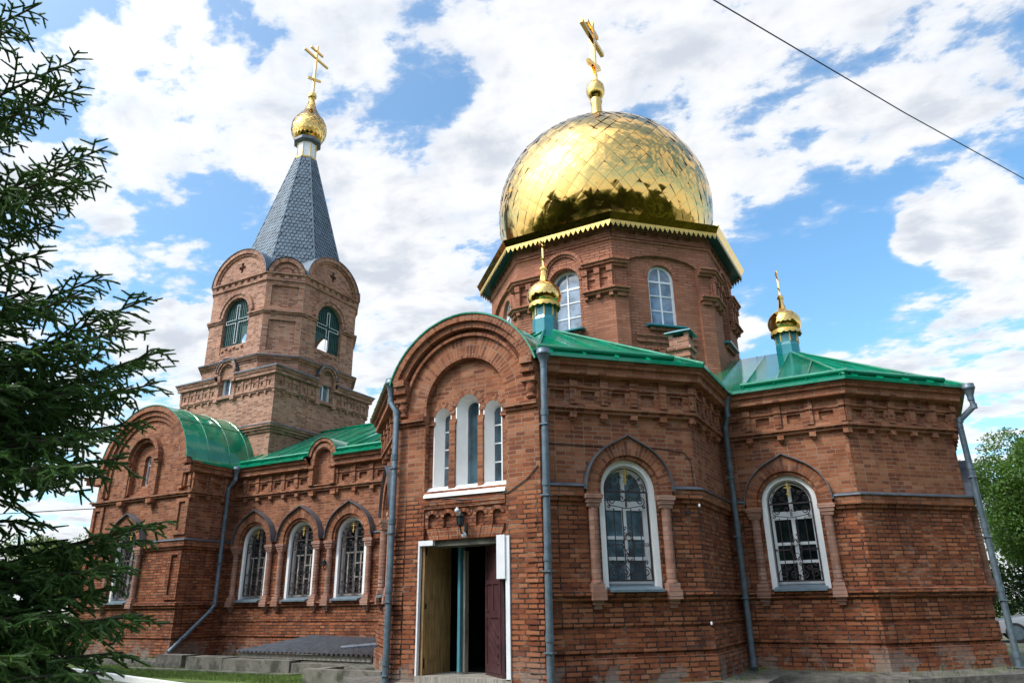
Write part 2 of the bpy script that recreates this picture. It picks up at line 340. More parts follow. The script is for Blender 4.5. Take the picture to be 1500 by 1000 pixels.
def prism(mb, fr, prof, u0, u1, m0=0., m1=0., cap=True, mi=0):
    v = 0.
    for i in range(len(prof)-1):
        (wa, za), (wb, zb) = prof[i], prof[i+1]; d = math.hypot(wb-wa, zb-za)
        q = [fr(u0-m0*wa, za, wa), fr(u0-m0*wb, zb, wb), fr(u1+m1*wb, zb, wb), fr(u1+m1*wa, za, wa)]
        if abs(zb-za) > abs(wb-wa): uv = [(u0, za), (u0, zb), (u1, zb), (u1, za)]
        else: uv = [(u0, za), (u0, za-d), (u1, za-d), (u1, za)]
        mb.face(q, uv, mi)
    if cap:
        for u, m, sg, c in ((u0, -m0, 1, m0), (u1, m1, -1, m1)):
            if c == 0: 
                q = [fr(u, z, w_) for w_, z in prof]; q = q if sg > 0 else q[::-1]; mb.face(q, [(w_, z) for w_, z in (prof if sg > 0 else prof[::-1])], mi)
def fbox(mb, fr, u0, u1, z0, z1, w0, w1, mi=0): prism(mb, fr, [(w0, z1), (w1, z1), (w1, z0), (w0, z0)], u0, u1, mi=mi)
def arc(uc, zc, r, a0=0., a1=180., n=24): return [(uc+(r(a) if callable(r) else r)*math.cos(R(a)), zc+(r(a) if callable(r) else r)*math.sin(R(a))) for a in np.linspace(a0, a1, n+1)]
def archhole(uc, h, zb, zc, rz=None, n=20):
    rz = rz or h; return [(uc-h, zb), (uc+h, zb)]+[(uc+h*math.cos(R(a)), zc+rz*math.sin(R(a))) for a in np.linspace(0, 180, n+1)]
def ring(mb, fr, uc, zc, r0, r1, w0, w1, a0=0., a1=180., n=32, mi=0, legs=0.):
    """arch band of voussoirs; legs continue it straight down"""
    A = np.linspace(a0, a1, n+1); f0 = r0 if callable(r0) else (lambda a: r0); f1 = r1 if callable(r1) else (lambda a: r1)
    P = lambda a, r: (uc+r*math.cos(R(a)), zc+r*math.sin(R(a)))
    I = [P(a, f0(a)) for a in A]; O = [P(a, f1(a)) for a in A]; rm = (f0(90)+f1(90))/2; V = [R(a)*rm for a in A]; D = [f1(a)-f0(a) for a in A]
    if legs: I = [(I[0][0], zc-legs)]+I+[(I[-1][0], zc-legs)]; O = [(O[0][0], zc-legs)]+O+[(O[-1][0], zc-legs)]; V = [V[0]-legs]+V+[V[-1]+legs]; D = [D[0]]+D+[D[-1]]
    for i in range(len(I)-1):
        a, b, c, d = I[i], O[i], O[i+1], I[i+1]
        mb.face([fr(*a, w1), fr(*b, w1), fr(*c, w1), fr(*d, w1)], [(.02, V[i]), (.02+D[i], V[i]), (.02+D[i+1], V[i+1]), (.02, V[i+1])], mi)
        mb.face([fr(*a, w0), fr(*a, w1), fr(*d, w1), fr(*d, w0)], [(w0, V[i]), (w1, V[i]), (w1, V[i+1]), (w0, V[i+1])], mi)
        mb.face([fr(*b, w1), fr(*b, w0), fr(*c, w0), fr(*c, w1)], [(w1, V[i]), (w0, V[i]), (w0, V[i+1]), (w1, V[i+1])], mi)
    for k in (0, -1):
        a, b = I[k], O[k]; mb.face([fr(*a, w0), fr(*b, w0), fr(*b, w1), fr(*a, w1)], None, mi)
def tag(o, label=None, cat=None, group=None, kind=None):
    for k, v in (('label', label), ('category', cat), ('group', group), ('kind', kind)):
        if v: o[k] = v
    return o
def empty(name, loc): o = bpy.data.objects.new(name, None); C.objects.link(o); o.location = loc; return o
def dup(o, parent, loc=None, rot=None, inv=None):
    c = o.copy(); C.objects.link(c); c.parent = parent
    if loc is not None: c.location = loc; c.rotation_euler = (0, 0, rot)
    if inv is not None: c.matrix_parent_inverse = inv
    for ch in [q for q in bpy.data.objects if q.parent == o]: dup(ch, c)
    return c
def trimesh(name, P, m):
    n = len(P)//3; me = bpy.data.meshes.new(name); me.vertices.add(n*3); me.vertices.foreach_set('co', P.astype('f').ravel()); me.loops.add(n*3); me.loops.foreach_set('vertex_index', np.arange(n*3, dtype='i')); me.polygons.add(n); me.polygons.foreach_set('loop_start', np.arange(0, n*3, 3, dtype='i')); me.update(calc_edges=True)
    me.materials.append(m); o = bpy.data.objects.new(name, me); C.objects.link(o); return o

# ================================================================= the church
X0, Y0 = -6.819, 18.515
AS, RS, CS = 3.507, 7.776, 2.048
AE, RE, CE = 3.375, 7.787, 1.837
YB, YN, XN0, XN1, XT = 15.432, 13.84, -22.95, -18.361, -20.33
T45, T90 = math.tan(R(22.5)), 1.
church = empty('church', (X0, Y0, 0))
tag(church, 'old red brick church with a big gold dome, green roofs and a spired bell tower', 'church')
INV = Matrix.Translation(-church.location)
fSW = Fr((X0-AS, Y0-RS+CS), (X0-AS+CS, Y0-RS)); fS = Fr((X0-AS+CS, Y0-RS), (X0+AS-CS, Y0-RS)); fSE = Fr((X0+AS-CS, Y0-RS), (X0+AS, Y0-RS+CS))
fE = Fr((X0+AS, Y0-RS+CS), (X0+AS, Y0-AE)); fDS = Fr((X0+AS, Y0-AE), (X0+RE-CE, Y0-AE)); fDSE = Fr((X0+RE-CE, Y0-AE), (X0+RE, Y0-AE+CE))
fDE = Fr((X0+RE, Y0-AE+CE), (X0+RE, Y0+AE-CE)); fDNE = Fr((X0+RE, Y0+AE-CE), (X0+RE-CE, Y0+AE)); fDN = Fr((X0+RE-CE, Y0+AE), (X0+AS, Y0+AE))
fW = Fr((X0-AS, YB), (X0-AS, Y0-RS+CS)); fB = Fr((XN1, YB), (X0-AS, YB)); fNS = Fr((XN0, YN), (XN1, YN)); fNE = Fr((XN1, YN), (XN1, YB)); fNW = Fr((XN0, YB+1), (XN0, YN))

S2, S1 = .866, 1.257
PLINTH = [(0, 1.80), (.13, 1.775), (.135, 1.715), (.09, 1.71), (.09, 1.645), (.03, 1.64), (.03, S1), (.008, S1-.005), (.008, S1-.075), (.055, S1-.08), (.055, S2), (.02, S2-.005), (.02, S2-.075), (.085, S2-.08), (.10, -.15)]
MIDB = [(0, 3.47), (.10, 3.455), (.10, 3.29), (.05, 3.285), (.05, 3.215), (0, 3.21)]
FLASH = [(0, 3.525), (.13, 3.48), (.135, 3.452), (.098, 3.452)]
LOWM = [(.10, 4.875), (.135, 4.84), (.135, 4.795), (.085, 4.79), (.085, 4.735), (0, 4.725)]
TOPM = [(.10, 5.225), (.13, 5.22), (.13, 5.17), (.10, 5.165)]
CORO = [(.37, 5.66), (.37, 5.60), (.33, 5.595), (.33, 5.53), (.275, 5.525), (.275, 5.385), (.10, 5.375)]
HW = .53; HZ = 3.42                                   # opening of the big windows
def frieze(mb, fr, u0, u1, nb, mL, mR, z=lambda q: q, k=1.):
    s = (u1-u0)/nb; zb, zt = z(4.875), z(5.38)
    holes = []
    for i in range(nb):
        a, b = u0+i*s, u0+(i+1)*s; h = .135*k*min(1, s/.56); c = (a+b)/2
        holes.append([(c-h, z(4.945)), (c+h, z(4.945)), (c+h, z(5.125)), (c-h, z(5.125))])
    plate(mb, fr, [(u0-mL*.1*k, zb), (u1+mR*.1*k, zb), (u1+mR*.1*k, zt), (u0-mL*.1*k, zt)], holes, .10*k, .068*k)
    plate(mb, fr, [(u0, z(4.93)), (u1, z(4.93)), (u1, z(5.14)), (u0, z(5.14))], (), .033*k)
    for i in range(nb+1):
        u = u0+i*s; hw = .062*k
        if i == 0 and mL: a, b = u-mL*.1*k, u+hw*.8
        elif i == nb and mR: a, b = u-hw*.8, u+mR*.1*k
        else: a, b = u-hw, u+hw
        if i in (0, nb) and ((i == 0 and mL < 0) or (i == nb and mR < 0)): continue
        fbox(mb, fr, a, b, zb, zt, .09*k, .142*k)
        fbox(mb, fr, a-.012, b+.012, z(5.175), z(5.30), .09*k, .168*k)
        fbox(mb, fr, a, b, z(4.64), z(4.728), 0, .105*k)
        fbox(mb, fr, a+.02, b-.02, z(4.60), z(4.638), 0, .065*k)
def belts(mb, mf, fr, ws, nb, mL, mR, plinth=True, fz=True):
    L = fr.L
    if plinth: prism(mb, fr, PLINTH, 0, L, mL, mR)
    cuts = [0]+[q for u in ws for q in (u-.83, u+.83)]+[L]
    for a, b in zip(cuts[::2], cuts[1::2]):
        if b-a < .03: continue
        prism(mb, fr, MIDB, a, b, mL if a == 0 else 0, mR if b == L else 0)
        prism(mf, fr, FLASH, a, b, mL if a == 0 else 0, mR if b == L else 0)
    if fz:
        for p in (LOWM, TOPM, CORO): prism(mb, fr, p, 0, L, mL, mR)
        frieze(mb, fr, 0, L, nb, mL, mR)
def wall(mb, fr, ws=(), top=5.7, L=None):
    plate(mb, fr, [(0, -.2), (fr.L, -.2), (fr.L, top), (0, top)], [archhole(u, HW, 1.80, HZ) for u in ws], 0)

# ---- transept (south arm) -------------------------------------------------
mb = MB(); mf = MB()
uSE, uSW = 1.54, fSW.L-1.54
wall(mb, fSW, [uSW]); wall(mb, fSE, [uSE]); wall(mb, fE); wall(mb, fW)
belts(mb, mf, fSW, [uSW], 5, T45, 0); belts(mb, mf, fSE, [uSE], 5, 0, T45); belts(mb, mf, fE, [], 4, T45, -1); belts(mb, mf, fW, [], 4, -1, T45)
# porch front, standing .25 m proud of the south wall
PX = -6.755; YP = Y0-RS-.25; PH = 1.49; fP = Fr((PX-PH, YP), (PX+PH, YP)); uc = PH
AZ = 5.04
rec = [(uc-.83, 2.62), (uc-.83, AZ)]
outl = [(0, -.2), (2*PH, -.2), (2*PH, 5.62)]+[(uc+1.60*math.cos(R(a)), AZ+1.60*math.sin(R(a))) for a in np.linspace(21.3, 158.7, 40)]+[(0, 5.62)]
tym = [(uc-.845, 3.50), (uc+.845, 3.50)]+arc(uc, AZ, .845, 0, 180, 28)
low = [(uc-.83, 2.66), (uc+.83, 2.66), (uc+.83, 3.32), (uc-.83, 3.32)]
door = [(uc-.91, .50), (uc+.91, .50), (uc+.91, 2.655), (uc-.91, 2.655)]
plate(mb, fP, [p for p in outl[:3]]+outl[3:], [tym, [(uc-.83, .50), (uc+.83+.08, .50), (uc+.91, 2.655), (uc+.83, 2.66), (uc+.83, 3.32), (uc-.83, 3.32), (uc-.83, 2.66), (uc-.91, 2.655), (uc-.91, .5)]], 0)
rim(mb, fP, tym, 0, -.13); rim(mb, fP, low, 0, -.07); rim(mb, fP, door, 0, -.55)
LAN = [(uc-.555, .172, 3.53, 4.86), (uc-.01, .235, 3.53, 4.985), (uc+.515, .172, 3.53, 4.86)]
plate(mb, fP, tym, [archhole(u, h, zb, zc) for u, h, zb, zc in LAN], -.13)
for u, h, zb, zc in LAN: ring(mb, fP, u, zc, h, h+.115, -.14, -.117, 8, 172, 18)
for a, b in ((uc-.555+.172, uc-.01-.235), (uc-.01+.235, uc+.515-.172)):
    fbox(mb, fP, a-.004, b+.004, 4.72, 4.79, -.13, -.085); prism(mb, fP, [(-.13, 4.72), (-.075, 4.72), (-.075, 3.42), (-.13, 3.42)], a+.005, b-.005)
for a, b in ((uc-.845, uc-.555-.172), (uc+.515+.172, uc+.845)): fbox(mb, fP, a+.003, b+.012, 4.72, 4.79, -.13, -.085)
plate(mb, fP, low, (), -.07)
ah = [archhole(uc-.66+.33*i, .092, 2.868, 3.02, None, 12) for i in range(5)]
plate(mb, fP, [(uc-.828, 2.868), (uc+.828, 2.868), (uc+.828, 3.19), (uc-.828, 3.19)], ah, -.02, .05)
for i in range(5): ring(mb, fP, uc-.66+.33*i, 3.02, .092, .155, -.03, -.002, 12, 168, 12)
for z0, z1, w_ in ((3.19, 3.255, .015), (3.255, 3.32, .03)): fbox(mb, fP, uc-.83, uc+.83, z0, z1, -.07, w_)
prism(mb, fP, [(-.07, 2.866), (-.035, 2.866)], uc-.8, uc+.8)
vo = MB()
for i in range(21):                                   # flat soldier arch over the door
    a = -.72+1.44*i/21; b = a+1.44/21-.006; f = 1.11
    q = [(uc+a, 2.665), (uc+b, 2.665), (uc+b*f, 2.862), (uc+a*f, 2.862)]
    plate(vo, fP, q, (), -.03+.004*((i*7) % 3), 0, edge=.05)
# archivolts over the porch
ring(mb, fP, uc, AZ, 1.50, 1.63, -.02, .21, 20, 160, 44); ring(mb, fP, uc, AZ, 1.385, 1.498, -.02, .14, 14, 166, 44)
ring(mb, fP, uc, AZ, 1.25, 1.305, -.02, .075, 4, 176, 44); ring(mb, fP, uc, AZ, .845, 1.245, -.02, .006, 1, 179, 44)
prism(mb, fP, [(0, 4.90), (.09, 4.87), (.09, 4.80), (.045, 4.795), (.045, 4.745), (0, 4.74)], 0, uc-.847, 0, 0); prism(mb, fP, [(0, 4.90), (.09, 4.87), (.09, 4.80), (.045, 4.795), (.045, 4.745), (0, 4.74)], uc+.847, 2*PH, 0, 0)
for sg in (-1, 1):                                    # turned dwarf columns at the corners, carrying the cornice ends
    u = uc+sg*(PH-.13)
    fbox(mb, fP, u-.14, u+.13, 5.36, 5.50, 0, .165); fbox(mb, fP, u-.11, u+.13, 5.50, 5.62, 0, .225); fbox(mb, fP, u-.15, u+.13, 5.20, 5.26, 0, .13); fbox(mb, fP, u-.12, u+.13, 5.26, 5.36, 0, .09)
    q = fP(u+.01, 0, .03); mb.lathe([(.05, 4.90), (.085, 4.93), (.075, 4.98), (.06, 5.0), (.085, 5.06), (.09, 5.10), (.075, 5.16), (.10, 5.20)], (q.x, q.y), 12)
for sg, fr2 in ((-1, Fr((PX-PH, Y0-RS+.1), (PX-PH, YP))), (1, Fr((PX+PH, YP), (PX+PH, Y0-RS+.1)))):
    plate(mb, fr2, [(0, -.2), (fr2.L, -.2), (fr2.L, 5.62), (0, 5.62)], (), 0)
# ragged, washed-out corner bricks low on the porch
rr = random.Random(3)
for k in range(34):
    z0 = .3+.0765*k
    for u0, sg in ((0, 1), (2*PH, -1)):
        ln = rr.choice((.13, .26)) ; d = rr.uniform(.0, .022)
        a, b = (u0-rr.uniform(.0, .018), u0+ln) if sg > 0 else (u0-ln, u0+rr.uniform(.0, .018)); fbox(mb, fP, a, b, z0+.008, z0+.0705, -.01, d+.004)
prism(mb, fP, [(0, .42), (.05, .40), (.09, -.2)], 0, 2*PH)
twall = mb.build('transept_wall', 'brick', church); vo.build('door_arch', 'arch', church); split_build(mf, 'flashing', 'flash', church)

# ---- apse (east arm) ------------------------------------------------------
mb = MB(); mf = MB(); uDS = 1.19; uDE = 1.05
wall(mb, fDS, [uDS]); wall(mb, fDSE); wall(mb, fDE, [uDE]); wall(mb, fDNE); wall(mb, fDN)
belts(mb, mf, fDS, [uDS], 4, -1, T45); belts(mb, mf, fDSE, [], 5, T45, T45); belts(mb, mf, fDE, [uDE], 7, T45, T45); belts(mb, mf, fDNE, [], 5, T45, T45)
mb.build('apse_wall', 'brick', church); split_build(mf, 'flashing', 'flash', church)

# ---- nave link (three windows) -------------------------------------------
mb = MB(); mf = MB(); UB = [-17.24-XN1, -15.40-XN1, -13.56-XN1]; wall(mb, fB, UB, 5.7)
prism(mb, fB, PLINTH, 0, fB.L, -1, -1)
NI = -14.66-XN1
for p in (LOWM, TOPM, CORO):
    if p is LOWM: prism(mb, fB, p, 0, fB.L, -1, -1)
    else: prism(mb, fB, p, 0, NI-.5, -1, 0); prism(mb, fB, p, NI+.5, fB.L, 0, -1)
frieze(mb, fB, 0, NI-.5, 6, -1, 0); frieze(mb, fB, NI+.5, fB.L, 6, 0, -1)
prism(mb, fB, MIDB, 0, UB[0]-.83, -1, 0); prism(mf, fB, FLASH, 0, UB[0]-.83, -1, 0); prism(mb, fB, MIDB, UB[2]+.83, fB.L, 0, -1); prism(mf, fB, FLASH, UB[2]+.83, fB.L, 0, -1)
nich = [(NI-.5, 4.87), (NI+.5, 4.87), (NI+.5, 5.70)]+arc(NI, 5.70, .5, 6, 174, 18)+[(NI-.5, 5.70)]
plate(mb, fB, nich, [archhole(NI, .31, 4.90, 5.62)], .17, .14, edge=.6); plate(mb, fB, [(NI-.34, 4.86), (NI+.34, 4.86), (NI+.34, 5.99), (NI-.34, 5.99)], (), .03)
ring(mb, fB, NI, 5.66, .31, .42, .17, .20, 0, 180, 18, legs=.2); ring(mb, fB, NI, 5.70, .43, .54, .10, .24, 2, 178, 20)
for sg in (-1, 1):
    fbox(mb, fB, NI+sg*.41-.10, NI+sg*.41+.10, 5.36, 5.46, .17, .25); fbox(mb, fB, NI+sg*.41-.08, NI+sg*.41+.08, 4.89, 5.36, .17, .215); fbox(mb, fB, NI+sg*.41-.09, NI+sg*.41+.09, 4.60, 4.73, 0, .15)
mb.build('nave_wall', 'brick', church); split_build(mf, 'flashing', 'flash', church)

# ---- narthex porch --------------------------------------------------------
mb = MB(); mf = MB(); NC = fNS.L/2; uN = -20.92-XN0; NR = 2.12; NZ = 5.55
outl = [(0, -.2), (fNS.L, -.2), (fNS.L, 5.62)]+[(NC+NR*math.cos(R(a)), NZ+NR*math.sin(R(a))) for a in np.linspace(2, 178, 44)]+[(0, 5.62)]
UH = -20.74-XN0
plate(mb, fNS, outl, [archhole(uN, HW, 1.80, HZ), archhole(UH, .56, 4.95, 6.0)], 0)
rim(mb, fNS, archhole(UH, .56, 4.95, 6.0), 0, -.08); plate(mb, fNS, archhole(UH, .56, 4.95, 6.0), [archhole(UH, .145, 5.2, 6.0)], -.08, .2)
ring(mb, fNS, NC, NZ, 1.97, NR+.02, -.02, .20, 3, 177, 44); ring(mb, fNS, NC, NZ, 1.82, 1.968, -.02, .13, 0, 180, 44, legs=.6); ring(mb, fNS, NC, NZ, 1.68, 1.818, -.02, .06, 0, 180, 44, legs=.6)
ring(mb, fNS, UH, 6.0, .56, .66, 0, .07, 0, 180, 24, legs=1.05); ring(mb, fNS, UH, 6.0, .665, .80, 0, .17, 0, 180, 24)
for sg in (-1, 1):
    u = UH+sg*.70; fbox(mb, fNS, u-.13, u+.13, 5.94, 6.0, 0, .19); fbox(mb, fNS, u-.11, u+.11, 5.86, 5.94, 0, .14); fbox(mb, fNS, u-.07, u+.07, 4.88, 5.86, 0, .10); fbox(mb, fNS, u-.12, u+.12, 4.62, 4.74, 0, .2); fbox(mb, fNS, u-.09, u+.09, 4.50, 4.62, 0, .13)
prism(mb, fNS, [(0, 4.875), (.135, 4.84), (.135, 4.795), (.085, 4.79), (.085, 4.735), (0, 4.725)], 0, fNS.L, 1, 1)
prism(mb, fNS, PLINTH, 0, fNS.L, 1, 1)
for a, b, l, r in ((0, uN-.83, 1, 0), (uN+.83, fNS.L, 0, 1)): prism(mb, fNS, MIDB, a, b, l, r); prism(mf, fNS, FLASH, a, b, l, r)
for z0, z1 in ((3.62, 4.66), (1.86, 3.16)):           # sunk panels at the corners: raised frames round them
    for a, b in ((.0, .55), (fNS.L-.55, fNS.L)):
        plate(mb, fNS, [(a, z0), (b, z0), (b, z1), (a, z1)], [[(a+.14, z0+.12), (b-.14, z0+.12), (b-.14, z1-.10), (a+.14, z1-.10)]], .055, .05, edge=.05)
wall(mb, fNE); belts(mb, mf, fNE, [], 3, 1, -1)
fbox(mb, fNS, fNS.L-.32, fNS.L, 5.385, 5.60, 0, .16); fbox(mb, fNS, 0, .32, 5.385, 5.60, 0, .16); fbox(mb, fNS, fNS.L-.36, fNS.L-.24, 5.0, 5.385, 0, .10); fbox(mb, fNS, fNS.L-.12, fNS.L, 5.0, 5.385, 0, .10)
wall(mb, fNW); prism(mb, fNW, PLINTH, 0, fNW.L, 0, 1); prism(mb, fNW, MIDB, 0, fNW.L, 0, 1); prism(mb, fNW, CORO, 0, fNW.L, 0, 1); prism(mb, fNW, LOWM, 0, fNW.L, 0, 1)
mb.build('narthex_wall', 'brick', church); split_build(mf, 'flashing', 'flash', church)
# slit window of the narthex gable
fp = MB(); fp2 = MB(); h_ = archhole(UH, .145, 5.2, 6.0); ring(fp, fNS, UH, 6.0, .10, .144, -.24, -.19, 0, 180, 14, legs=.8); fbox(fp, fNS, UH-.14, UH+.14, 5.2, 5.25, -.24, -.19); fbox(fp, fNS, UH-.1, UH+.1, 5.84, 5.88, -.24, -.195)
so_ = fp.build('slit_window', 'pvc', church); plate(fp2, fNS, h_, (), -.225); p_ = fp2.build('pane', 'glass', so_)

# plain north and west walls that carry the roofs (they face away)
mb = MB()
for a, b in (((X0+AS, Y0+AE), (X0+AS, Y0+RS)), ((X0+AS, Y0+RS), (X0-AS, Y0+RS)), ((X0-AS, Y0+RS), (X0-AS, Y0+AE)), ((X0-AS, Y0+AE), (XN0, Y0+AE)), ((XN0, Y0+AE), (XN0, YB))):
    f_ = Fr(a, b); plate(mb, f_, [(0, -.2), (f_.L, -.2), (f_.L, 5.7), (0, 5.7)], (), 0); prism(mb, f_, CORO, 0, f_.L); prism(mb, f_, MIDB, 0, f_.L); prism(mb, f_, PLINTH, 0, f_.L)
mb.build('north_wall', 'brick', church)

# ---- big arched windows ---------------------------------------------------
LF = Fr((0, 0), (1, 0))                                # local frame: wall plane y = 0, outside towards -y
def ogee(r, tip, wd): return lambda a: r+tip*math.exp(-abs(a-90)/wd)
def big_window(parent, HOODW=.2, old=False, gcol='glass'):
    mw = MB(); ri = .41; w_ = -.21
    inn = archhole(0, ri, 1.89, HZ); oi = archhole(0, HW, 1.80, HZ)
    A = np.linspace(0, 180, 25)
    # frame bars
    ring(mw, LF, 0, HZ, ri-.055, ri, w_-.02, w_+.03, 0, 180, 22, legs=HZ-1.89)
    fbox(mw, LF, -ri+.05, ri-.05, 1.89, 1.945, w_-.02, w_+.03); fbox(mw, LF, -.035, .035, 1.945, HZ+ri-.05, w_-.02, w_+.035)
    for z in (() if old else (2.30, 2.64, 3.13)): fbox(mw, LF, -ri+.05, -.035, z-.028, z+.028, w_-.02, w_+.03); fbox(mw, LF, .035, ri-.05, z-.028, z+.028, w_-.02, w_+.03)
    if not old: fbox(mw, LF, -ri+.05, -.035, 3.155, 3.26, w_-.02, w_+.025); fbox(mw, LF, .035, ri-.05, 3.155, 3.26, w_-.02, w_+.025)
    if old:
        for z, a, b in ((2.36, -.035, .36), (3.0, -.36, .36), (2.72, .035, .36)): fbox(mw, LF, a, b, z-.02, z+.02, w_-.02, w_+.028)
        for x in (-.25, .2): fbox(mw, LF, x-.02, x+.02, 1.945, 2.98, w_-.02, w_+.02)
    o = mw.build('window', 'oldframe' if old else 'pvc', parent, world=False)
    pv = MB(); bw_ = .085 if old else .10; mid = archhole(0, HW-bw_, 1.80, HZ); rim(pv, LF, mid, -.012, w_, 0, inn); ring(pv, LF, 0, HZ, HW-bw_, .535, -.05, -.012, 0, 180, 28, legs=HZ-1.80); pv.build('reveal', 'plaster', o, world=False)
    pa = MB(); plate(pa, LF, inn, (), w_+.002); pa.build('pane', gcol, o, world=False)
    # brick arch, colonnettes, corbels
    ab = MB(); aw = .15 if old else .125; ring(ab, LF, 0, HZ, .52, .585, -.02, aw-.045, 0, 180, 30, legs=.10); ring(ab, LF, 0, HZ, .59, ogee(.80, .12, 13), -.02, aw, 0, 180, 60, legs=.10)
    ab.build('arch', 'arch', o, world=False)
    for sg in (-1, 1):
        c = MB(); u = sg*(.695 if old else .675); dw = .03 if old else .02; q = LF(u, 0, .045+dw)
        for z0, z1, h, d in ((3.255, 3.325, .155, .15), (3.185, 3.253, .13, .13), (3.12, 3.183, .108, .11)): fbox(c, LF, u-h, u+h, z0, z1, -.02, d+dw)
        c.lathe([(.092, 3.12), (.079, 3.09), (.079, 1.95), (.092, 1.93), (.10, 1.90)], (q.x, q.y), 14)
        fbox(c, LF, u-.105, u+.105, 1.79, 1.90, -.02, .135+dw); fbox(c, LF, u-.125, u+.125, 1.645, 1.79, 0, .16+dw); fbox(c, LF, u-.09, u+.09, 1.575, 1.643, 0, .12); fbox(c, LF, u-.065, u+.065, 1.51, 1.573, 0, .085)
        c.build('colonnette', 'cbrick', o, world=False)
    hd = MB(); f0 = ogee(.80, .12, 13); f1 = ogee(.818, .125, 13)
    ring(hd, LF, 0, HZ, lambda a: f0(a)+.002, f1, -.02, HOODW, 0, 180, 60, legs=-.06 if False else .0); fbox(hd, LF, .80, .84, HZ-.02, HZ+.02, 0, HOODW); fbox(hd, LF, -.84, -.80, HZ-.02, HZ+.02, 0, HOODW)
    hd.build('hood', 'hoodm', o, world=False)
    si = MB(); prism(si, LF, [(-.21, 1.895), (.19, 1.80), (.19, 1.762), (.17, 1.762)], -.47, .47); si.build('sill', 'sillm', o, world=False)
    g = MB(); y = -(w_+.14); T = lambda pts, r=.0100, n=5: g.tube([(x, y, z) for x, z in pts], r, n)
    for x in (-.40, .40): g.box(x-.013, x+.013, y-.013, y+.013, 1.93, 3.40)
    for z in (1.945, 3.40): g.box(-.40, .40, y-.014, y+.014, z-.014, z+.014)
    T(arc(0, 3.40, .40, 0, 180, 20), .010)
    for x in (-.24, -.08, .08, .24): T([(x, 1.95), (x, 3.12)])
    T([(-.4, 2.52), (-.12, 2.52)]); T([(.4, 2.52), (.12, 2.52)])
    def scroll(x, z, r, turns, a0, sg=1, tail=None):
        P = [(x+sg*r*(1-.8*q)*math.cos(R(a0)+q*turns*2*PI), z+r*(1-.8*q)*math.sin(R(a0)+q*turns*2*PI)) for q in np.linspace(0, 1, int(16*turns)+6)]
        T(([tail] if tail else [])+P, .0095, 4)
    for sg in (-1, 1):
        scroll(sg*.27, 3.25, .085, 1.7, -90, sg, (0, 3.12)); scroll(sg*.075, 3.29, .06, 1.2, 180, sg, (sg*.01, 3.14)); scroll(sg*.33, 3.15, .03, 1.1, 90, sg)
        scroll(sg*.30, 3.49, .06, 1.5, -60, sg, (sg*.37, 3.41)); scroll(sg*.13, 3.49, .05, 1.4, 0, sg, (sg*.02, 3.41)); scroll(sg*.20, 3.60, .045, 1.3, 90, sg); scroll(sg*.10, 3.66, .035, 1.3, 200, sg); scroll(sg*.27, 3.62, .03, 1.2, 30, sg)
        for z0, q in ((2.52, 1), (2.52, -1)):
            T([(0, z0+q*.06), (sg*.06, z0+q*.10), (sg*.10, z0+q*.05), (sg*.11, z0)], .0075, 5); scroll(sg*.05, z0+q*.17, .04, 1.2, -90*q, sg); T([(sg*.11, z0), (sg*.04, z0+q*.13), (0, z0+q*.2)], .0075, 5); scroll(sg*.05, z0+q*.27, .035, 1.2, -90*q, sg)
        T([(sg*.33+.06*math.cos(a), 2.52+.03*math.sin(a)) for a in np.linspace(0, 2*PI, 10)], .006, 4)
        scroll(sg*.29, 2.08, .09, 1.6, 0, sg, (sg*.39, 2.0)); scroll(sg*.09, 2.07, .08, 1.6, 180, sg, (0, 1.95)); scroll(sg*.18, 2.19, .05, 1.3, -90, sg); scroll(sg*.30, 2.24, .035, 1.2, -90, sg)
        T([(sg*.01, 2.10), (sg*.1, 2.22), (sg*.19, 2.14)], .007, 4)
    g.build('grille', 'iron', o, world=False)
    cr = MB(); yy = y-.022
    for x0, x1, z0, z1 in ((-.014, .014, 3.52, 3.80), (-.07, .07, 3.695, 3.718), (-.035, .035, 3.75, 3.77)): cr.box(x0, x1, yy-.006, yy+.006, z0, z1)
    cr.obox((0, yy, 3.595), (.04, 0, .018), (0, .0055, 0), (-.004, 0, .009)); cr.build('gold_cross', 'goldp', o, world=False)
    return o
M['oldframe'] = plain('dull brown white frame', (.34, .30, .27), .5, var=.4, nscale=9)
def place(o, fr, u):
    q = fr(u, 0, 0); o.location = q; o.rotation_euler = (0, 0, fr.ang()); o.matrix_parent_inverse = INV; return o
win = place(big_window(church, .19, gcol='skyglass'), fSE, uSE)
def again(fr, u): q = fr(u, 0, 0); return dup(win, church, q, fr.ang(), INV)
again(fSW, uSW)
win = place(big_window(church, .19), fDS, uDS); again(fDE, uDE)
win = place(big_window(church, .225, True), fB, UB[0])
for fr, u in [(fB, UB[1]), (fB, UB[2]), (fNS, uN)]: again(fr, u)

# ---- porch: lancets, sill, door -------------------------------------------
for u, h, zb, zc in LAN:
    fo = MB(); w0, w1 = -.13, -.36; o_ = archhole(u, h, zb, zc); hi = h*.62; i_ = archhole(u, hi, zb+.09, zc, hi*1.1)
    ring(fo, fP, u, zc, hi-.012, hi+.012, w1-.01, w1+.02, 0, 180, 16, legs=zc-zb-.1)
    if h < .2:
        for k in range(1, 4): z = zb+.1+(zc-zb)*k/4; fbox(fo, fP, u-hi, u+hi, z-.012, z+.012, w1-.01, w1+.02)
    fo = fo.build('lancet_window', 'pvc', church)
    rv = MB(); rim(rv, fP, o_, w0, w1, 0, i_); ring(rv, fP, u, zc, h, h+.022, w0-.01, w0+.006, 0, 180, 18, legs=zc-zb)
    q = rv.build('reveal', 'plaster', fo)
    pn = MB(); plate(pn, fP, i_, (), w1+.004); q = pn.build('pane', 'lglass', fo)
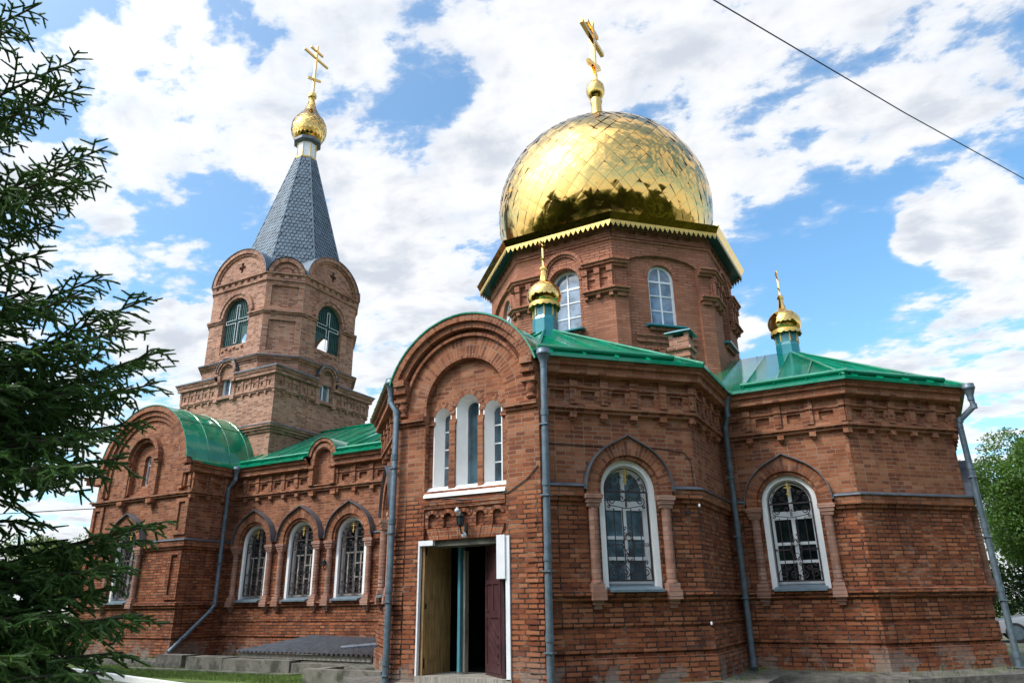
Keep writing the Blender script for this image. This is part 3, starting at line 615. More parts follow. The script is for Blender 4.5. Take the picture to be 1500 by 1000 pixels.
sl_ = MB(); prism(sl_, fP, [(-.36, 3.63), (-.13, 3.585), (.03, 3.43), (.035, 3.385), (-.05, 3.38)], uc-.835, uc+.835); sl_.build('lancet_sill', 'plaster', church)
dr = MB()                                              # white casing strips and the trunking box
fbox(dr, fP, uc-.925, uc-.895, .50, 2.62, -.06, .012); fbox(dr, fP, uc-.925, uc-.62, 2.575, 2.66, -.06, .014)
fbox(dr, fP, uc+.83, uc+.905, .50, 2.66, -.10, .03); fbox(dr, fP, uc+.755, uc+.828, .50, 2.56, -.16, -.10)
split_build(dr, 'door_casing', 'white', church)
bx = MB(); bx.box(PX+.68, PX+.835, YP-.06, YP+.10, 1.99, 2.675); bx.build('trunking_box', 'white', church)
ln = MB(); fbox(ln, fP, uc-.88, uc+.80, 2.56, 2.663, -.5, -.06); ln.build('lintel', 'concrete', church)
jm = MB(); fbox(jm, fP, uc-.395, uc-.345, .55, 2.56, -.62, -.45); jm.build('inner_frame', 'bluep', church)
jd = MB(); fbox(jd, fP, uc-.33, uc-.29, .55, 2.5, -.64, -.52); jd.build('insulation_strip', 'greywood', church)
st_ = MB(); fbox(st_, fP, uc-.92, uc+.92, .38, .52, -.9, .03); st_.build('threshold', 'greywood', church)
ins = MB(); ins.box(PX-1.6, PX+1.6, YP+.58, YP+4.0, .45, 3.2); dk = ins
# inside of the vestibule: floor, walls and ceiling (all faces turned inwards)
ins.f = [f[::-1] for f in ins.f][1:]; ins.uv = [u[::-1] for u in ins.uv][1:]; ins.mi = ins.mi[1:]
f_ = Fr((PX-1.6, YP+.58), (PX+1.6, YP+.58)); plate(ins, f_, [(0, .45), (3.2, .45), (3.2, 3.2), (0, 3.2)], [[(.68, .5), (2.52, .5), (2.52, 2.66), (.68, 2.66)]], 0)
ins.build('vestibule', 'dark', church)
lf = MB(); y0 = YP+.06; x = PX-.875
lf.box(x, x+.045, y0, y0+.83, .52, 2.60); 
l1 = lf.build('door_leaf', 'wood', church); l1['label'] = 'ochre board door leaf folded against the left jamb'
hg = MB()
for z in (.62, 2.42): hg.box(x+.046, x+.056, y0+.02, y0+.055, z, z+.16)
hg.box(x+.046, x+.07, y0+.03, y0+.06, 1.55, 1.63); split_build(hg, 'hinge', 'black', l1)
lf = MB(); a0 = Vector((PX+.73, YP+.06, 0)); dd = Vector((-math.sin(R(50)), math.cos(R(50)), 0)); nn = Vector((dd.y, -dd.x, 0))*-1
lw = .80; cen = a0+dd*lw/2; 
lf.obox(cen+Vector((0, 0, 1.56)), dd*lw/2, nn*.022, (0, 0, 1.04))
def strip(u0, u1, z0, z1, d=.018): c_ = a0+dd*(u0+u1)/2+nn*(.022+d/2-.001)+Vector((0, 0, (z0+z1)/2)); lf.obox(c_, dd*(u1-u0)/2, nn*d/2, (0, 0, (z1-z0)/2))
for u0, u1, z0, z1 in ((.03, .11, .58, 2.54), (.69, .77, .58, 2.54), (.11, .69, .58, .70), (.11, .69, 2.42, 2.54), (.11, .69, 1.40, 1.50), (.11, .69, 1.92, 1.99), (.36, .44, 1.50, 1.92)): strip(u0, u1, z0, z1)
for k in range(4): c_ = a0+dd*(.40)+nn*.032+Vector((0, 0, .86+.14*k)); lf.obox(c_, (dd*.24+Vector((0, 0, .16))), nn*.012, (Vector((0, 0, .022))))
hd2 = MB(); c_ = a0+dd*.70+nn*.05+Vector((0, 0, 1.5)); hd2.tube([c_-nn*.03, c_, c_-dd*.11], .011, 8); hd2.obox(c_-nn*.027, dd*.022, nn*.004, (0, 0, .09))
l2 = lf.build('door_leaf', 'maroon', church); hd2.build('door_handle', 'iron', l2); l2['label'] = 'maroon panelled door leaf standing half open'

# ---- roofs ----------------------------------------------------------------
EZ, OV, RZ = 5.69, .42, 7.62
def roof(mb, pts, seam=None, gut=None, sp=.62, lip=True):
    P = [Vector(p) for p in pts]; mb.face(P)
    a, b = P[0], P[1]; e = (b-a).normalized(); n = (b-a).cross(P[2]-a).normalized(); n = n if n.z > 0 else -n; up_ = n.cross(e); up_ = up_ if up_.z > 0 else -up_
    if lip: mb.face([a, b, b-Vector((0, 0, .06)), a-Vector((0, 0, .06))]); o = Vector((0, 0, -.06)); inw = Vector((up_.x, up_.y, 0)).normalized()*.3; mb.face([a+o, b+o, b+o+inw, a+o+inw])
    L = (b-a).length; Q = [((p-a).dot(e), (p-a).dot(up_)) for p in P]
    k = sp*.5
    while k < L+3:
        for u in ((k,) if k < L else ()):
            hit = []
            for i in range(len(Q)):
                (x1, y1), (x2, y2) = Q[i], Q[(i+1) % len(Q)]
                if (x1-u)*(x2-u) < 0: hit.append(y1+(y2-y1)*(u-x1)/(x2-x1))
            if len(hit) >= 2:
                v0, v1 = min(hit), max(hit)
                if v1-v0 > .1: c_ = a+e*u+up_*((v0+v1)/2)+n*.012; mb.obox(c_, e*.008, up_*((v1-v0)/2-.01), n*.016)
        k += sp
    if gut is not None:
        g0, g1 = gut; q0 = a+e*g0+up_*.26+n*.045; q1 = b-e*g1+up_*.26+n*.045
        GUT.tube([q0, q1], .05, 10); GUT.obox((q0+q1)/2-n*.03, e*((q1-q0).length/2), up_*.012, n*.05)
        m_ = int((q1-q0).length/.75)
        for i in range(m_+1): p = q0+(q1-q0)*(i+.5)/(m_+1); GUT.tube([p+e*.02-up_*.0, p-e*.02], .056, 8)
def hips(mb, lines, r=.028):
    for a, b in lines: mb.tube([Vector(a)+Vector((0, 0, .02)), Vector(b)+Vector((0, 0, .02))], r, 8)
V3 = lambda p, z: (p[0], p[1], z)
def miter(p, n1, n2, o): n1 = Vector(n1); n2 = Vector(n2); return Vector(p)+(n1+n2)/(1+n1.dot(n2))*o
q45 = math.sqrt(.5); nS, nE, nW, nSE, nSW, nNE, nN = (0, -1), (1, 0), (-1, 0), (q45, -q45), (-q45, -q45), (q45, q45), (0, 1)
c0 = miter(fSE.P, nS, nSE, OV); c1 = miter(fE.P, nSE, nE, OV); b0 = miter(fS.P, nS, nSW, OV); b1 = miter(fSW.P, nSW, nW, OV)
ASP = Vector((X0, 14.04, 7.66)); XI = X0+AS+OV; XJ = X0-AS-OV
GUT = MB(); rf = MB()
roof(rf, [V3(c0, EZ), V3(c1, EZ), ASP], gut=(.10, .50)); roof(rf, [V3(c1, EZ), (XI, Y0-2, EZ), (X0, Y0-2, 7.66), ASP])
roof(rf, [V3(b1, EZ), V3(b0, EZ), ASP], gut=(.2, .2)); roof(rf, [(XJ, Y0-2, EZ), V3(b1, EZ), ASP, (X0, Y0-2, 7.66)]); roof(rf, [(X0-AS+CS, Y0-RS+.2, EZ+.1), (X0+AS-CS, Y0-RS+.2, EZ+.1), ASP], lip=False)
hips(rf, [(V3(c1, EZ), ASP), (V3(c0, EZ), ASP), (V3(b1, EZ), ASP)])
# barrel over the porch gable, running back into the hip
BR = 1.655; NB_ = 30
def barrel(mb, xc, zc, r, y0, y1, a0, a1, seams=(), n=30, lip=.03):
    A = np.linspace(a0, a1, n+1); P = lambda a, y, rr: (xc+rr*math.cos(R(a)), y, zc+rr*math.sin(R(a)))
    mb.grid([[P(a, y0, r) for a in A], [P(a, y1, r) for a in A]])
    mb.grid([[P(a, y0, r-lip) for a in A], [P(a, y0, r) for a in A]]); mb.grid([[P(a, y0+.25, r-lip) for a in A], [P(a, y0, r-lip) for a in A]])
    for y in seams: mb.tube([P(a, y, r+.006) for a in A], .013, 5, cap=False)
barrel(rf, PX, AZ, BR, YP-.23, 13.4, 18, 162, (11.1, 11.9, 12.7), 34)
rf_o = rf.build('roof', 'green', church, smooth=24); rf_o['label'] = 'green hipped roof of the south arm'; split_build(GUT, 'gutter', 'green', rf_o, 40)
GUT = MB(); rf = MB(); AEP = Vector((-2.07, Y0, 7.58))
d0 = (XI-OV, Y0-AE-OV); d1 = miter(fDSE.P, nS, nSE, OV); d2 = miter(fDE.P, nSE, nE, OV); d3 = miter(fDNE.P, nE, nNE, OV); d4 = miter(fDN.P, nNE, nN, OV)
roof(rf, [(X0+2, Y0-AE-OV, EZ), V3(d1, EZ), AEP, (X0+2, Y0, 7.58)], gut=(2.1, -.05)); roof(rf, [V3(d1, EZ), V3(d2, EZ), AEP], gut=(.1, .3)); roof(rf, [V3(d2, EZ), V3(d3, EZ), AEP]); roof(rf, [V3(d3, EZ), V3(d4, EZ), AEP]); roof(rf, [V3(d4, EZ), (X0+2, Y0+AE+OV, EZ), (X0+2, Y0, 7.58), AEP])
hips(rf, [(V3(d, EZ), AEP) for d in (d1, d2, d3, d4)])
rf_o = rf.build('roof', 'green', church, smooth=24); rf_o['label'] = 'green hipped roof of the apse with sky shine'; split_build(GUT, 'gutter', 'green', rf_o, 40)
GUT = MB(); rf = MB()
xa, xb = XN1+NI-.55, XN1+NI+.55; ym = YB+.12; zm_ = EZ+(7.45-EZ)*(ym-YB+OV)/(Y0-YB+OV)
roof(rf, [(XN1-2, YB-OV, EZ), (xa, YB-OV, EZ), (xa, Y0, 7.45), (XN1-2, Y0, 7.45)], gut=(2.3, .0)); roof(rf, [(xb, YB-OV, EZ), (X0-AS, YB-OV, EZ), (X0-AS+.5, Y0, 7.45), (xb, Y0, 7.45)], gut=(.0, .1)); roof(rf, [(xa, ym, zm_), (xb, ym, zm_), (xb, Y0, 7.45), (xa, Y0, 7.45)], lip=False); roof(rf, [(X0-AS, Y0+AE+OV, EZ), (XN0, Y0+AE+OV, EZ), (XN0, Y0, 7.45), (X0-AS+.5, Y0, 7.45)]); 
barrel(rf, XN1+NI, 5.70, .555, YB-.27, YB+1.2, 2, 178, (), 18, .02)
rf.tube([(XN1-2, Y0, 7.47), (X0-AS+.5, Y0, 7.47)], .03, 8)
rf_o = rf.build('roof', 'green', church, smooth=24); rf_o['label'] = 'green roof slope over the three nave windows'; split_build(GUT, 'gutter', 'green', rf_o, 40)
rf = MB(); NCX = (XN0+XN1)/2
barrel(rf, NCX, NZ, NR+.04, YN-.22, Y0-2.0, 8, 172, (YN+.55, YN+1.35, YN+2.1), 36)
for sg in (1, -1):
    x1 = NCX+sg*(NR+.04)*math.cos(R(8)); z1 = NZ+(NR+.04)*math.sin(R(8)); x2 = NCX+sg*(fNS.L/2+.38)
    rf.grid([[(x1, YN-.05, z1), (x1, Y0-2, z1)], [(x1+sg*.08, YN-.05, z1-.12), (x1+sg*.08, Y0-2, z1-.12)], [(x2, YN-.05, EZ-.02), (x2, Y0-2, EZ-.02)], [(x2, YN-.05, EZ-.08), (x2, Y0-2, EZ-.08)]])
for a in (45, 88, 135): y_ = YN-.2; rf.tube([(NCX+(NR+.045)*math.cos(R(a)), YN-.2, NZ+(NR+.045)*math.sin(R(a))), (NCX+(NR+.045)*math.cos(R(a)), Y0-2.1, NZ+(NR+.045)*math.sin(R(a)))], .012, 5)
rf_o = rf.build('roof', 'green', church, smooth=30); rf_o['label'] = 'green barrel roof of the narthex porch'
rf = MB()
for a, b, c_, d_ in (((X0+AS+OV, Y0+AE), (X0+AS+OV, Y0+RS+OV), (X0, Y0+RS-3), (X0, Y0+2)), ((X0+AS+OV, Y0+RS+OV), (X0-AS-OV, Y0+RS+OV), (X0, Y0+RS-3), None), ((X0-AS-OV, Y0+RS+OV), (X0-AS-OV, Y0+AE), (X0, Y0+2), (X0, Y0+RS-3))):
    roof(rf, [V3(a, EZ), V3(b, EZ), V3(c_, 7.66)]+([V3(d_, 7.66)] if d_ else []))
rf.build('roof', 'green', church)['label'] = 'green roof of the north arm behind the dome'

# ---- drum and main dome ---------------------------------------------------
AP = 3.28; HL = AP*math.tan(PI/8); mb = MB(); tr = MB()
def oct_frame(k, ap, cx=X0, cy=Y0):                    # k=0 south, then anticlockwise seen from above (SE, E ...)
    a = -PI/2+k*PI/4; n = Vector((math.cos(a), math.sin(a))); t = Vector((-n.y, n.x)); h = ap*math.tan(PI/8); c = Vector((cx, cy))+n*ap
    return Fr(c-t*h, c+t*h)
DW = MB(); dwins = []
BELT = [(0, 10.30), (.05, 10.27), (.05, 10.235), (0, 10.20)]
CORN = [(.0, 9.70), (.21, 9.65), (.21, 9.595), (.16, 9.59), (.16, 9.53), (.08, 9.52), (.08, 9.47), (0, 9.46)]; LCOR = [(.05, 8.92), (.19, 8.88), (.19, 8.835), (.12, 8.83), (.12, 8.77), (0, 8.76)]
for k in range(8):
    f = oct_frame(k, AP); c_ = f.L/2
    if k % 2 == 0:
        H = archhole(c_, .43, 8.0, 9.30); plate(mb, f, [(0, 5.2), (f.L, 5.2), (f.L, 10.85), (0, 10.85)], [H], 0, .26)
        ring(mb, f, c_, 9.30, .43, .50, -.02, .02, 0, 180, 26); ring(mb, f, c_, 9.60, .50, .585, -.02, .10, 0, 180, 30); ring(mb, f, c_, 9.60, .44, .498, -.02, .05, 0, 180, 26)
        for a, b, l, r in ((0, c_-.57, T45, 0), (c_+.57, f.L, 0, T45)):
            prism(mb, f, CORN, a, b, l, r); prism(mb, f, LCOR, a, b, l, r)
            n_ = 2; s_ = (b-a)/n_
            for i in range(n_+1): u = a+i*s_; u = max(a+.06, min(b-.06, u)); fbox(mb, f, u-.06, u+.06, 8.91, 9.47, 0, .11); fbox(mb, f, u-.075, u+.075, 9.32, 9.47, 0, .145); fbox(mb, f, u-.05, u+.05, 8.67, 8.765, 0, .11)
            for i in range(n_): u = a+(i+.5)*s_; plate(mb, f, [(u-.24, 8.93), (u+.24, 8.93), (u+.24, 9.30), (u-.24, 9.30)], [[(u-.13, 9.0), (u+.13, 9.0), (u+.13, 9.2), (u-.13, 9.2)]], .04, .038, edge=.04)
        wd = -.26; zb = 8.0; hw = .40
    else:
        P_ = .36; seg = [(P_, 5.2), (f.L-P_, 5.2), (f.L-P_, 9.60)]+[(c_+(c_-P_)*math.cos(R(a)), 9.60+.31*math.sin(R(a))) for a in np.linspace(0, 180, 25)]+[(P_, 9.60)]
        plate(mb, f, [(0, 5.2), (P_, 5.2), (P_, 9.6)]+seg[::-1][1:-2]+[(f.L-P_, 9.6), (f.L-P_, 5.2), (f.L, 5.2), (f.L, 10.85), (0, 10.85)], (), 0); rim(mb, f, seg, 0, -.10)
        H = archhole(c_, .37, 8.04, 9.33); plate(mb, f, seg, [H], -.10, .14)
        ring(mb, f, c_, 9.33, .37, .50, -.11, -.085, 0, 180, 22)
        for a, b, l, r in ((0, P_, T45, 0), (f.L-P_, f.L, 0, T45)): prism(mb, f, CORN, a, b, l, r); prism(mb, f, LCOR, a, b, l, r); fbox(mb, f, a+.05, b-.05, 8.67, 8.765, 0, .07)
        fbox(mb, f, c_-.82, c_+.82, 7.70, 7.76, -.1, -.03); fbox(mb, f, c_-.82, c_+.82, 7.55, 7.60, -.1, -.05); fbox(mb, f, c_-.82, c_+.82, 7.60, 7.70, -.1, -.07)
        for i in range(5): ring(mb, f, c_-.64+.32*i, 7.30, .085, .15, -.1, -.06, 0, 180, 10)
        fbox(mb, f, c_-.8, c_+.8, 7.24, 7.30, -.1, -.065)
        wd = -.22; zb = 8.04; hw = .35
    prism(mb, f, BELT, 0, f.L, T45, T45)
    n_ = 8; s_ = (f.L-.2)/n_                             # row of little sunk squares under the eave
    plate(mb, f, [(0, 10.31), (f.L, 10.31), (f.L, 10.85), (0, 10.85)], [[(.1+i*s_+s_*.22, 10.42), (.1+(i+1)*s_-s_*.22, 10.42), (.1+(i+1)*s_-s_*.22, 10.56), (.1+i*s_+s_*.22, 10.56)] for i in range(1, n_-1)], .035, .03)
    fw_ = MB(); zc_ = 9.30 if k % 2 == 0 else 9.33
    ring(fw_, f, c_, zc_, hw-.045, hw+.03, wd-.02, wd+.03, 0, 180, 20, legs=zc_-zb-.02); fbox(fw_, f, c_-hw, c_+hw, zb, zb+.05, wd-.02, wd+.03); fbox(fw_, f, c_-.02, c_+.02, zb+.05, zc_+hw-.04, wd-.02, wd+.025)
    for z in (zb+.42, zb+.83): fbox(fw_, f, c_-hw+.04, c_-.02, z-.015, z+.015, wd-.02, wd+.025); fbox(fw_, f, c_+.02, c_+hw-.04, z-.015, z+.015, wd-.02, wd+.025)
    z = zb+1.22; fbox(fw_, f, c_-hw+.04, c_-.02, z-.028, z+.028, wd-.02, wd+.025); fbox(fw_, f, c_+.02, c_+hw-.04, z-.028, z+.028, wd-.02, wd+.025)
    fo = fw_.build('drum_window', 'pvc', church); pn = MB(); plate(pn, f, archhole(c_, hw, zb, zc_), (), wd+.005); q = pn.build('pane', 'bglass', fo)
    sl_ = MB(); b_ = 0 if k % 2 == 0 else -.1; prism(sl_, f, [(wd, zb+.05), (b_+.17, zb-.04), (b_+.17, zb-.075), (b_, zb-.075)], c_-.53, c_+.53); q = sl_.build('sill', 'teal', fo)
    fbox(mb, f, c_-.44, c_+.44, zb-.17, zb-.08, b_, b_+.08)
mb.build('drum', 'dbrick', church)
# eaves skirt: octagonal sheet from the dome out to a lace-cut fascia
EA = 3.70; EL = 10.78; sk = MB(); ey = MB()
so8 = MB(); 
for k in range(8):
    f = oct_frame(k, EA); g = oct_frame(k, 2.7); gi = oct_frame(k, AP-.05)
    sk.face([f(0, EL, 0), f(f.L, EL, 0), g(g.L, EL+.36, 0), g(0, EL+.36, 0)]); sk.obox((f(0, EL, 0)+g(0, EL+.36, 0))/2+Vector((0, 0, .01)), (f(0, EL, 0)-g(0, EL+.36, 0))/2, (0, 0, .015), (.015, .015, 0))
    e_ = oct_frame(k, EA-.085); sk.face([e_(0, EL-.185, 0), e_(e_.L, EL-.185, 0), f(f.L, EL, .004), f(0, EL, .004)])
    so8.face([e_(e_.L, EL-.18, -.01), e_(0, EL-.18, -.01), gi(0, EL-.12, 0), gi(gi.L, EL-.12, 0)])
    LZ = EL-.15; f = oct_frame(k, EA-.085)
    n_ = 22; s_ = f.L/n_                                  # scalloped lace edge, one sheet per side
    fb = [(0, LZ-.03), (f.L, LZ-.03)]; pr = []
    for i in range(n_):
        u = i*s_
        pr += [(u+s_*.02, LZ-.10), (u+s_*.16, LZ-.115), (u+s_*.20, LZ-.145), (u+s_*.30, LZ-.15), (u+s_*.36, LZ-.18), (u+s_*.5, LZ-.205), (u+s_*.64, LZ-.18), (u+s_*.70, LZ-.15), (u+s_*.80, LZ-.145), (u+s_*.84, LZ-.115), (u+s_*.98, LZ-.10)]
    hl = [[(i*s_+s_*(.5+.10*math.cos(a)), LZ-.145+.016*math.sin(a)) for a in np.linspace(0, 2*PI, 6)[:-1]] for i in range(n_)]+[[(i*s_+s_*(1+.07*math.cos(a)), LZ-.083+.010*math.sin(a)) for a in np.linspace(0, 2*PI, 6)[:-1]] for i in range(n_-1)]
    plate(ey, f, [(0, LZ-.03)]+pr+[(f.L, LZ-.03)], hl, .006)
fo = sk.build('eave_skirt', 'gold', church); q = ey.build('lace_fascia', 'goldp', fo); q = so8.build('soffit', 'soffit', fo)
# the dome: overlapping diamond sheets, each bent a little differently
DR, DZ, DH, DB = 3.27, 12.85, 3.12, 11.0
def dprof(t):                                           # t 0 (base) .. 1 (apex): a turned profile, equal arc steps
    a0 = -math.asin((DZ-DB)/DH*.98); a = a0+(PI/2-a0)*t; return DR*math.cos(a), DZ+DH*math.sin(a)
dm = MB(); NA, NRW = 44, 26; rd = random.Random(11)
def dpt(i, j, lift=0.):
    t = i/NRW; r, z = dprof(min(t, .985)); a = 2*PI*(j/NA)+.03
    return Vector((X0+r*math.cos(a), Y0+r*math.sin(a), z)), Vector((math.cos(a)*r/DR, math.sin(a)*r/DR, (z-DZ)/DH*DR/DH)).normalized()
for i in range(-1, NRW-1):
    for j in range(NA):
        o_ = .5*(i % 2)
        t1, t2, t3, kq = rd.gauss(0, 1), rd.gauss(0, 1), rd.gauss(0, 1), 5
        i0, i1 = max(i, 0), min(i+2, NRW)
        def tp(a, b):                                      # a, b run along the two edges of the diamond, 0..1; sheets shrink a hair so the lapped seam shows
            a, b = .5+(a-.5)*.984, .5+(b-.5)*.984
            p, n = dpt(max(i+a+b, 0), j+o_+(a-b)*.5); x, y = a*2-1, b*2-1
            return p+n*(.012+.0034*(t1*x+t2*y)+.004*(1-x*x)*(1-y*y)+.004*t3*x*y+.010*(1-(a+b)/1.0)*.5+.010*noise.noise(p*1.7))
        rows = [[tp(a/(kq-1), b/(kq-1)) for b in range(kq)] for a in range(kq)]
        for a in range(kq-1):
            for b in range(kq-1):
                q = [rows[a][b], rows[a+1][b], rows[a+1][b+1], rows[a][b+1]]
                if (q[0]-q[2]).length > .004: dm.face(q)
dome = dm.build('dome', 'gold', church, smooth=75)
un = MB(); un.lathe([dprof(t) for t in np.linspace(0, 1, 30)], (X0, Y0), 64); q = un.build('dome_seams', 'seam', dome, smooth=60)
def cross(mb, x, y, z, h, w, r, along='y'):
    """three-bar cross, flat bars running north-south"""
    def bar(z0, half, tilt=0., k=1.):
        dv = Vector((0, half*math.cos(tilt), half*math.sin(tilt))); mb.obox((x, y, z0), dv, (r*.8*k, 0, 0), Vector((0, -math.sin(tilt), math.cos(tilt)))*r*k)
    mb.obox((x, y, z+h/2), (r, 0, 0), (0, r, 0), (0, 0, h/2)); bar(z+h*.74, w/2); bar(z+h*.89, w*.26); bar(z+h*.29, w*.28, R(22))
pd = MB(); az = DZ+DH
pd.lathe([(.42, az-.06), (.36, az+.1), (.22, az+.55), (.17, az+1.15), (.21, az+1.3), (.19, az+1.4)], (X0, Y0), 10, rot=.2)
pd.lathe([(.15, az+1.42), (.24, az+1.5), (.30, az+1.65), (.315, az+1.78), (.29, az+1.95), (.2, az+2.08), (.08, az+2.15), (.05, az+2.3)], (X0, Y0), 18)
q = pd.build('finial', 'gold2', dome, smooth=40)
cx = MB(); cross(cx, X0, Y0, az+2.1, 2.58, 1.9, .08); q = cx.build('cross', 'gold2', dome)

# ---- two small cupolas ----------------------------------------------------
def cupola(x, y, zb, hh=0.):
    b = MB(); b.lathe([(.30, zb-.45), (.30, zb+.12), (.275, zb+.20), (.275, zb+.55)], (x, y), 8, rot=PI/8, cap=True); o = b.build('cupola', 'teal', church)
    t_ = MB()
    for k in range(8): a = PI/8+k*PI/4; t_.obox((x+.283*math.cos(a), y+.283*math.sin(a), zb+.37), (.012*math.cos(a), .012*math.sin(a), 0), (-.016*math.sin(a), .016*math.cos(a), 0), (0, 0, .18))
    t_.lathe([(.26, zb+.56), (.365, zb+.54), (.375, zb+.50)], (x, y), 32)
    rows = [[], []]
    n_ = 96
    for i in range(n_+1): a = 2*PI*i/n_; d_ = .045+.035*abs(math.sin(i*PI/6)); rows[0].append((x+.375*math.cos(a), y+.375*math.sin(a), zb+.50)); rows[1].append((x+.38*math.cos(a), y+.38*math.sin(a), zb+.50-d_))
    t_.grid(rows); q = t_.build('lace_trim', 'goldp', o)
    g_ = MB(); g_.lathe([(.33, zb+.535), (.375, zb+.59), (.41, zb+.69), (.415, zb+.78), (.385, zb+.90), (.31, zb+1.01), (.22, zb+1.08), (.13, zb+1.13)], (x, y), 32)
    q = g_.build('onion', 'gold2', o, smooth=60)
    h_ = MB(); h_.lathe([(.14, zb+1.11), (.10, zb+1.18), (.075, zb+1.30), (.06, zb+1.45), (.085, zb+1.46), (.088, zb+1.5), (.06, zb+1.56), (.02, zb+1.58)], (x, y), 8)
    z0 = zb+1.56; cross(h_, x, y, z0, .72, .40, .019)
    for dy, dz in ((.2, .535), (-.2, .535), (.105, .64), (-.105, .64), (.11, .255), (-.11, .16), (0, .73)): h_.lathe([(.0, z0+dz-.03), (.028, z0+dz), (0, z0+dz+.03)], (x, y+dy), 8)
    q = h_.build('cross', 'gold2', o)
    return o
cupola(X0, 14.06, 7.74)['label'] = 'small gold onion on a teal drum above the porch'; cupola(-2.07, Y0, 7.58)['label'] = 'small gold onion on a teal drum above the apse'
# chimneys
ch = MB(); cxy = (-3.66, 14.12)
def sq(mb, x, y, h, z0, z1): mb.box(x-h, x+h, y-h, y+h, z0, z1)
for h, z0, z1 in ((.19, 5.6, 6.36), (.22, 6.36, 6.42), (.195, 6.42, 6.52), (.25, 6.52, 6.59), (.205, 6.59, 6.80), (.05, 6.80, 6.89)): sq(ch, *cxy, h, z0, z1)
for dx, dy in ((-.19, -.19), (.19, -.19), (.19, .19), (-.19, .19)): sq(ch, cxy[0]+dx*.86, cxy[1]+dy*.86, .045, 6.80, 6.91)
co_ = ch.build('chimney', 'tbrick', church); cp = MB(); cp.lathe([(.40, 6.90), (.39, 6.92), (.04, 7.03)], cxy, 4, rot=PI/4); cp.lathe([(.39, 6.895), (.01, 6.90)], cxy, 4, rot=PI/4); q = cp.build('cap', 'teal', co_)

# ================================================================= bell tower
TH = 2.33; fT = [Fr((XT-TH, Y0-TH), (XT+TH, Y0-TH)), Fr((XT+TH, Y0-TH), (XT+TH, Y0+TH)), Fr((XT+TH, Y0+TH), (XT-TH, Y0+TH)), Fr((XT-TH, Y0+TH), (XT-TH, Y0-TH))]
mb = MB(); mf = MB(); zm = lambda q: 8.46+(q-4.725)*.845; kw = .58
TB = [(0, 7.34), (.17, 7.28), (.17, 7.21), (.11, 7.20), (.11, 7.12), (.055, 7.11), (.055, 7.04), (0, 7.03)]
mp_ = lambda pr: [(w_*kw, zm(z)) for w_, z in pr]
twf = []
for i, f in enumerate(fT):
    c_ = f.L/2
    plate(mb, f, [(0, 4.), (f.L, 4.), (f.L, 9.30), (0, 9.30)], [[(c_-.47, 8.46), (c_+.47, 8.46), (c_+.47, 9.29), (c_-.47, 9.29)]], 0)
    ptop = [(c_-.48, 8.46), (c_+.48, 8.46), (c_+.48, 9.42)]+arc(c_, 9.42, .48, 4, 176, 20)+[(c_-.48, 9.42)]
    H = archhole(c_, .345, 8.54, 9.38); plate(mb, f, ptop, [H], .10, .26, edge=.5); ring(mb, f, c_, 9.38, .345, .41, .09, .13, 0, 180, 20); ring(mb, f, c_, 9.42, .41, .50, .0, .17, 4, 176, 20)
    prism(mb, f, TB, 0, f.L, 1, 1); prism(mf, f, [(0, 7.37), (.19, 7.30), (.19, 7.275)], 0, f.L, 1, 1)
    prism(mb, f, mp_(LOWM), 0, f.L, 1, 1)
    for a, b, l, r in ((0, c_-.48, 1, 0), (c_+.48, f.L, 0, 1)):
        prism(mb, f, mp_(TOPM), a, b, l, r); prism(mb, f, mp_(CORO), a, b, l, r); frieze(mb, f, a, b, 5, l, r, zm, kw)
    for sg in (-1, 1): fbox(mb, f, c_+sg*.42-.10, c_+sg*.42+.10, 9.0, 9.10, 0, .20); fbox(mb, f, c_+sg*.42-.09, c_+sg*.42+.09, 8.38, 8.47, 0, .14)
    prism(mf, f, [(-.35, 9.52), (.24, 9.29), (.24, 9.245), (.2, 9.245)], 0, c_-.50, 1, 0); prism(mf, f, [(-.35, 9.52), (.24, 9.29), (.24, 9.245), (.2, 9.245)], c_+.50, f.L, 0, 1)
    ring(mf, f, c_, 9.42, .502, .522, -.3, .20, 2, 178, 22)
    fw_ = MB(); ring(fw_, f, c_, 9.38, .265, .345, -.16, -.09, 0, 180, 16, legs=.80); fbox(fw_, f, c_-.025, c_+.025, 8.60, 9.66, -.16, -.095); fbox(fw_, f, c_-.31, c_+.31, 8.54, 8.60, -.16, -.09); fbox(fw_, f, c_-.29, c_+.29, 9.24, 9.30, -.16, -.095)
    fo = fw_.build('tower_window', 'pvc', church); pn = MB(); plate(pn, f, archhole(c_, .33, 8.54, 9.38), (), -.14); q = pn.build('pane', 'bglass', fo)
fbox(mb, fT[1], .08, .26, 7.37, 7.5, 0, .01)
mb.build('tower_base', 'tbrick', church); split_build(mf, 'flashing', 'flash', church)
# belfry: four wide faces with arched openings, four narrow ones
XB = XT-.02; BW, BH = 1.40, 2.34
def belf(k, o=0.):
    a = -PI/2+(k//2)*PI/2; rot = lambda x, y: (XB+x*math.cos(a+PI/2)-y*math.sin(a+PI/2), Y0+x*math.sin(a+PI/2)+y*math.cos(a+PI/2))
    w_, h_ = BW+o*T45, BH+o
    return Fr(rot(-w_, -h_), rot(w_, -h_)) if k % 2 == 0 else Fr(rot(w_, -h_), rot(h_, -w_))
def ell(a, b): return lambda d: a*b/math.sqrt((b*math.cos(R(d)))**2+(a*math.sin(R(d)))**2)
mb = MB(); mf = MB(); ru = MB()
BASE = [(.0, 9.90), (.16, 9.84), (.165, 9.79), (.11, 9.785), (.11, 9.72), (.05, 9.715), (.05, 9.65), (.02, 9.645), (.02, 9.2)]
IMP = [(0, 11.62), (.10, 11.58), (.10, 11.52), (.05, 11.515), (.05, 11.45), (0, 11.445)]
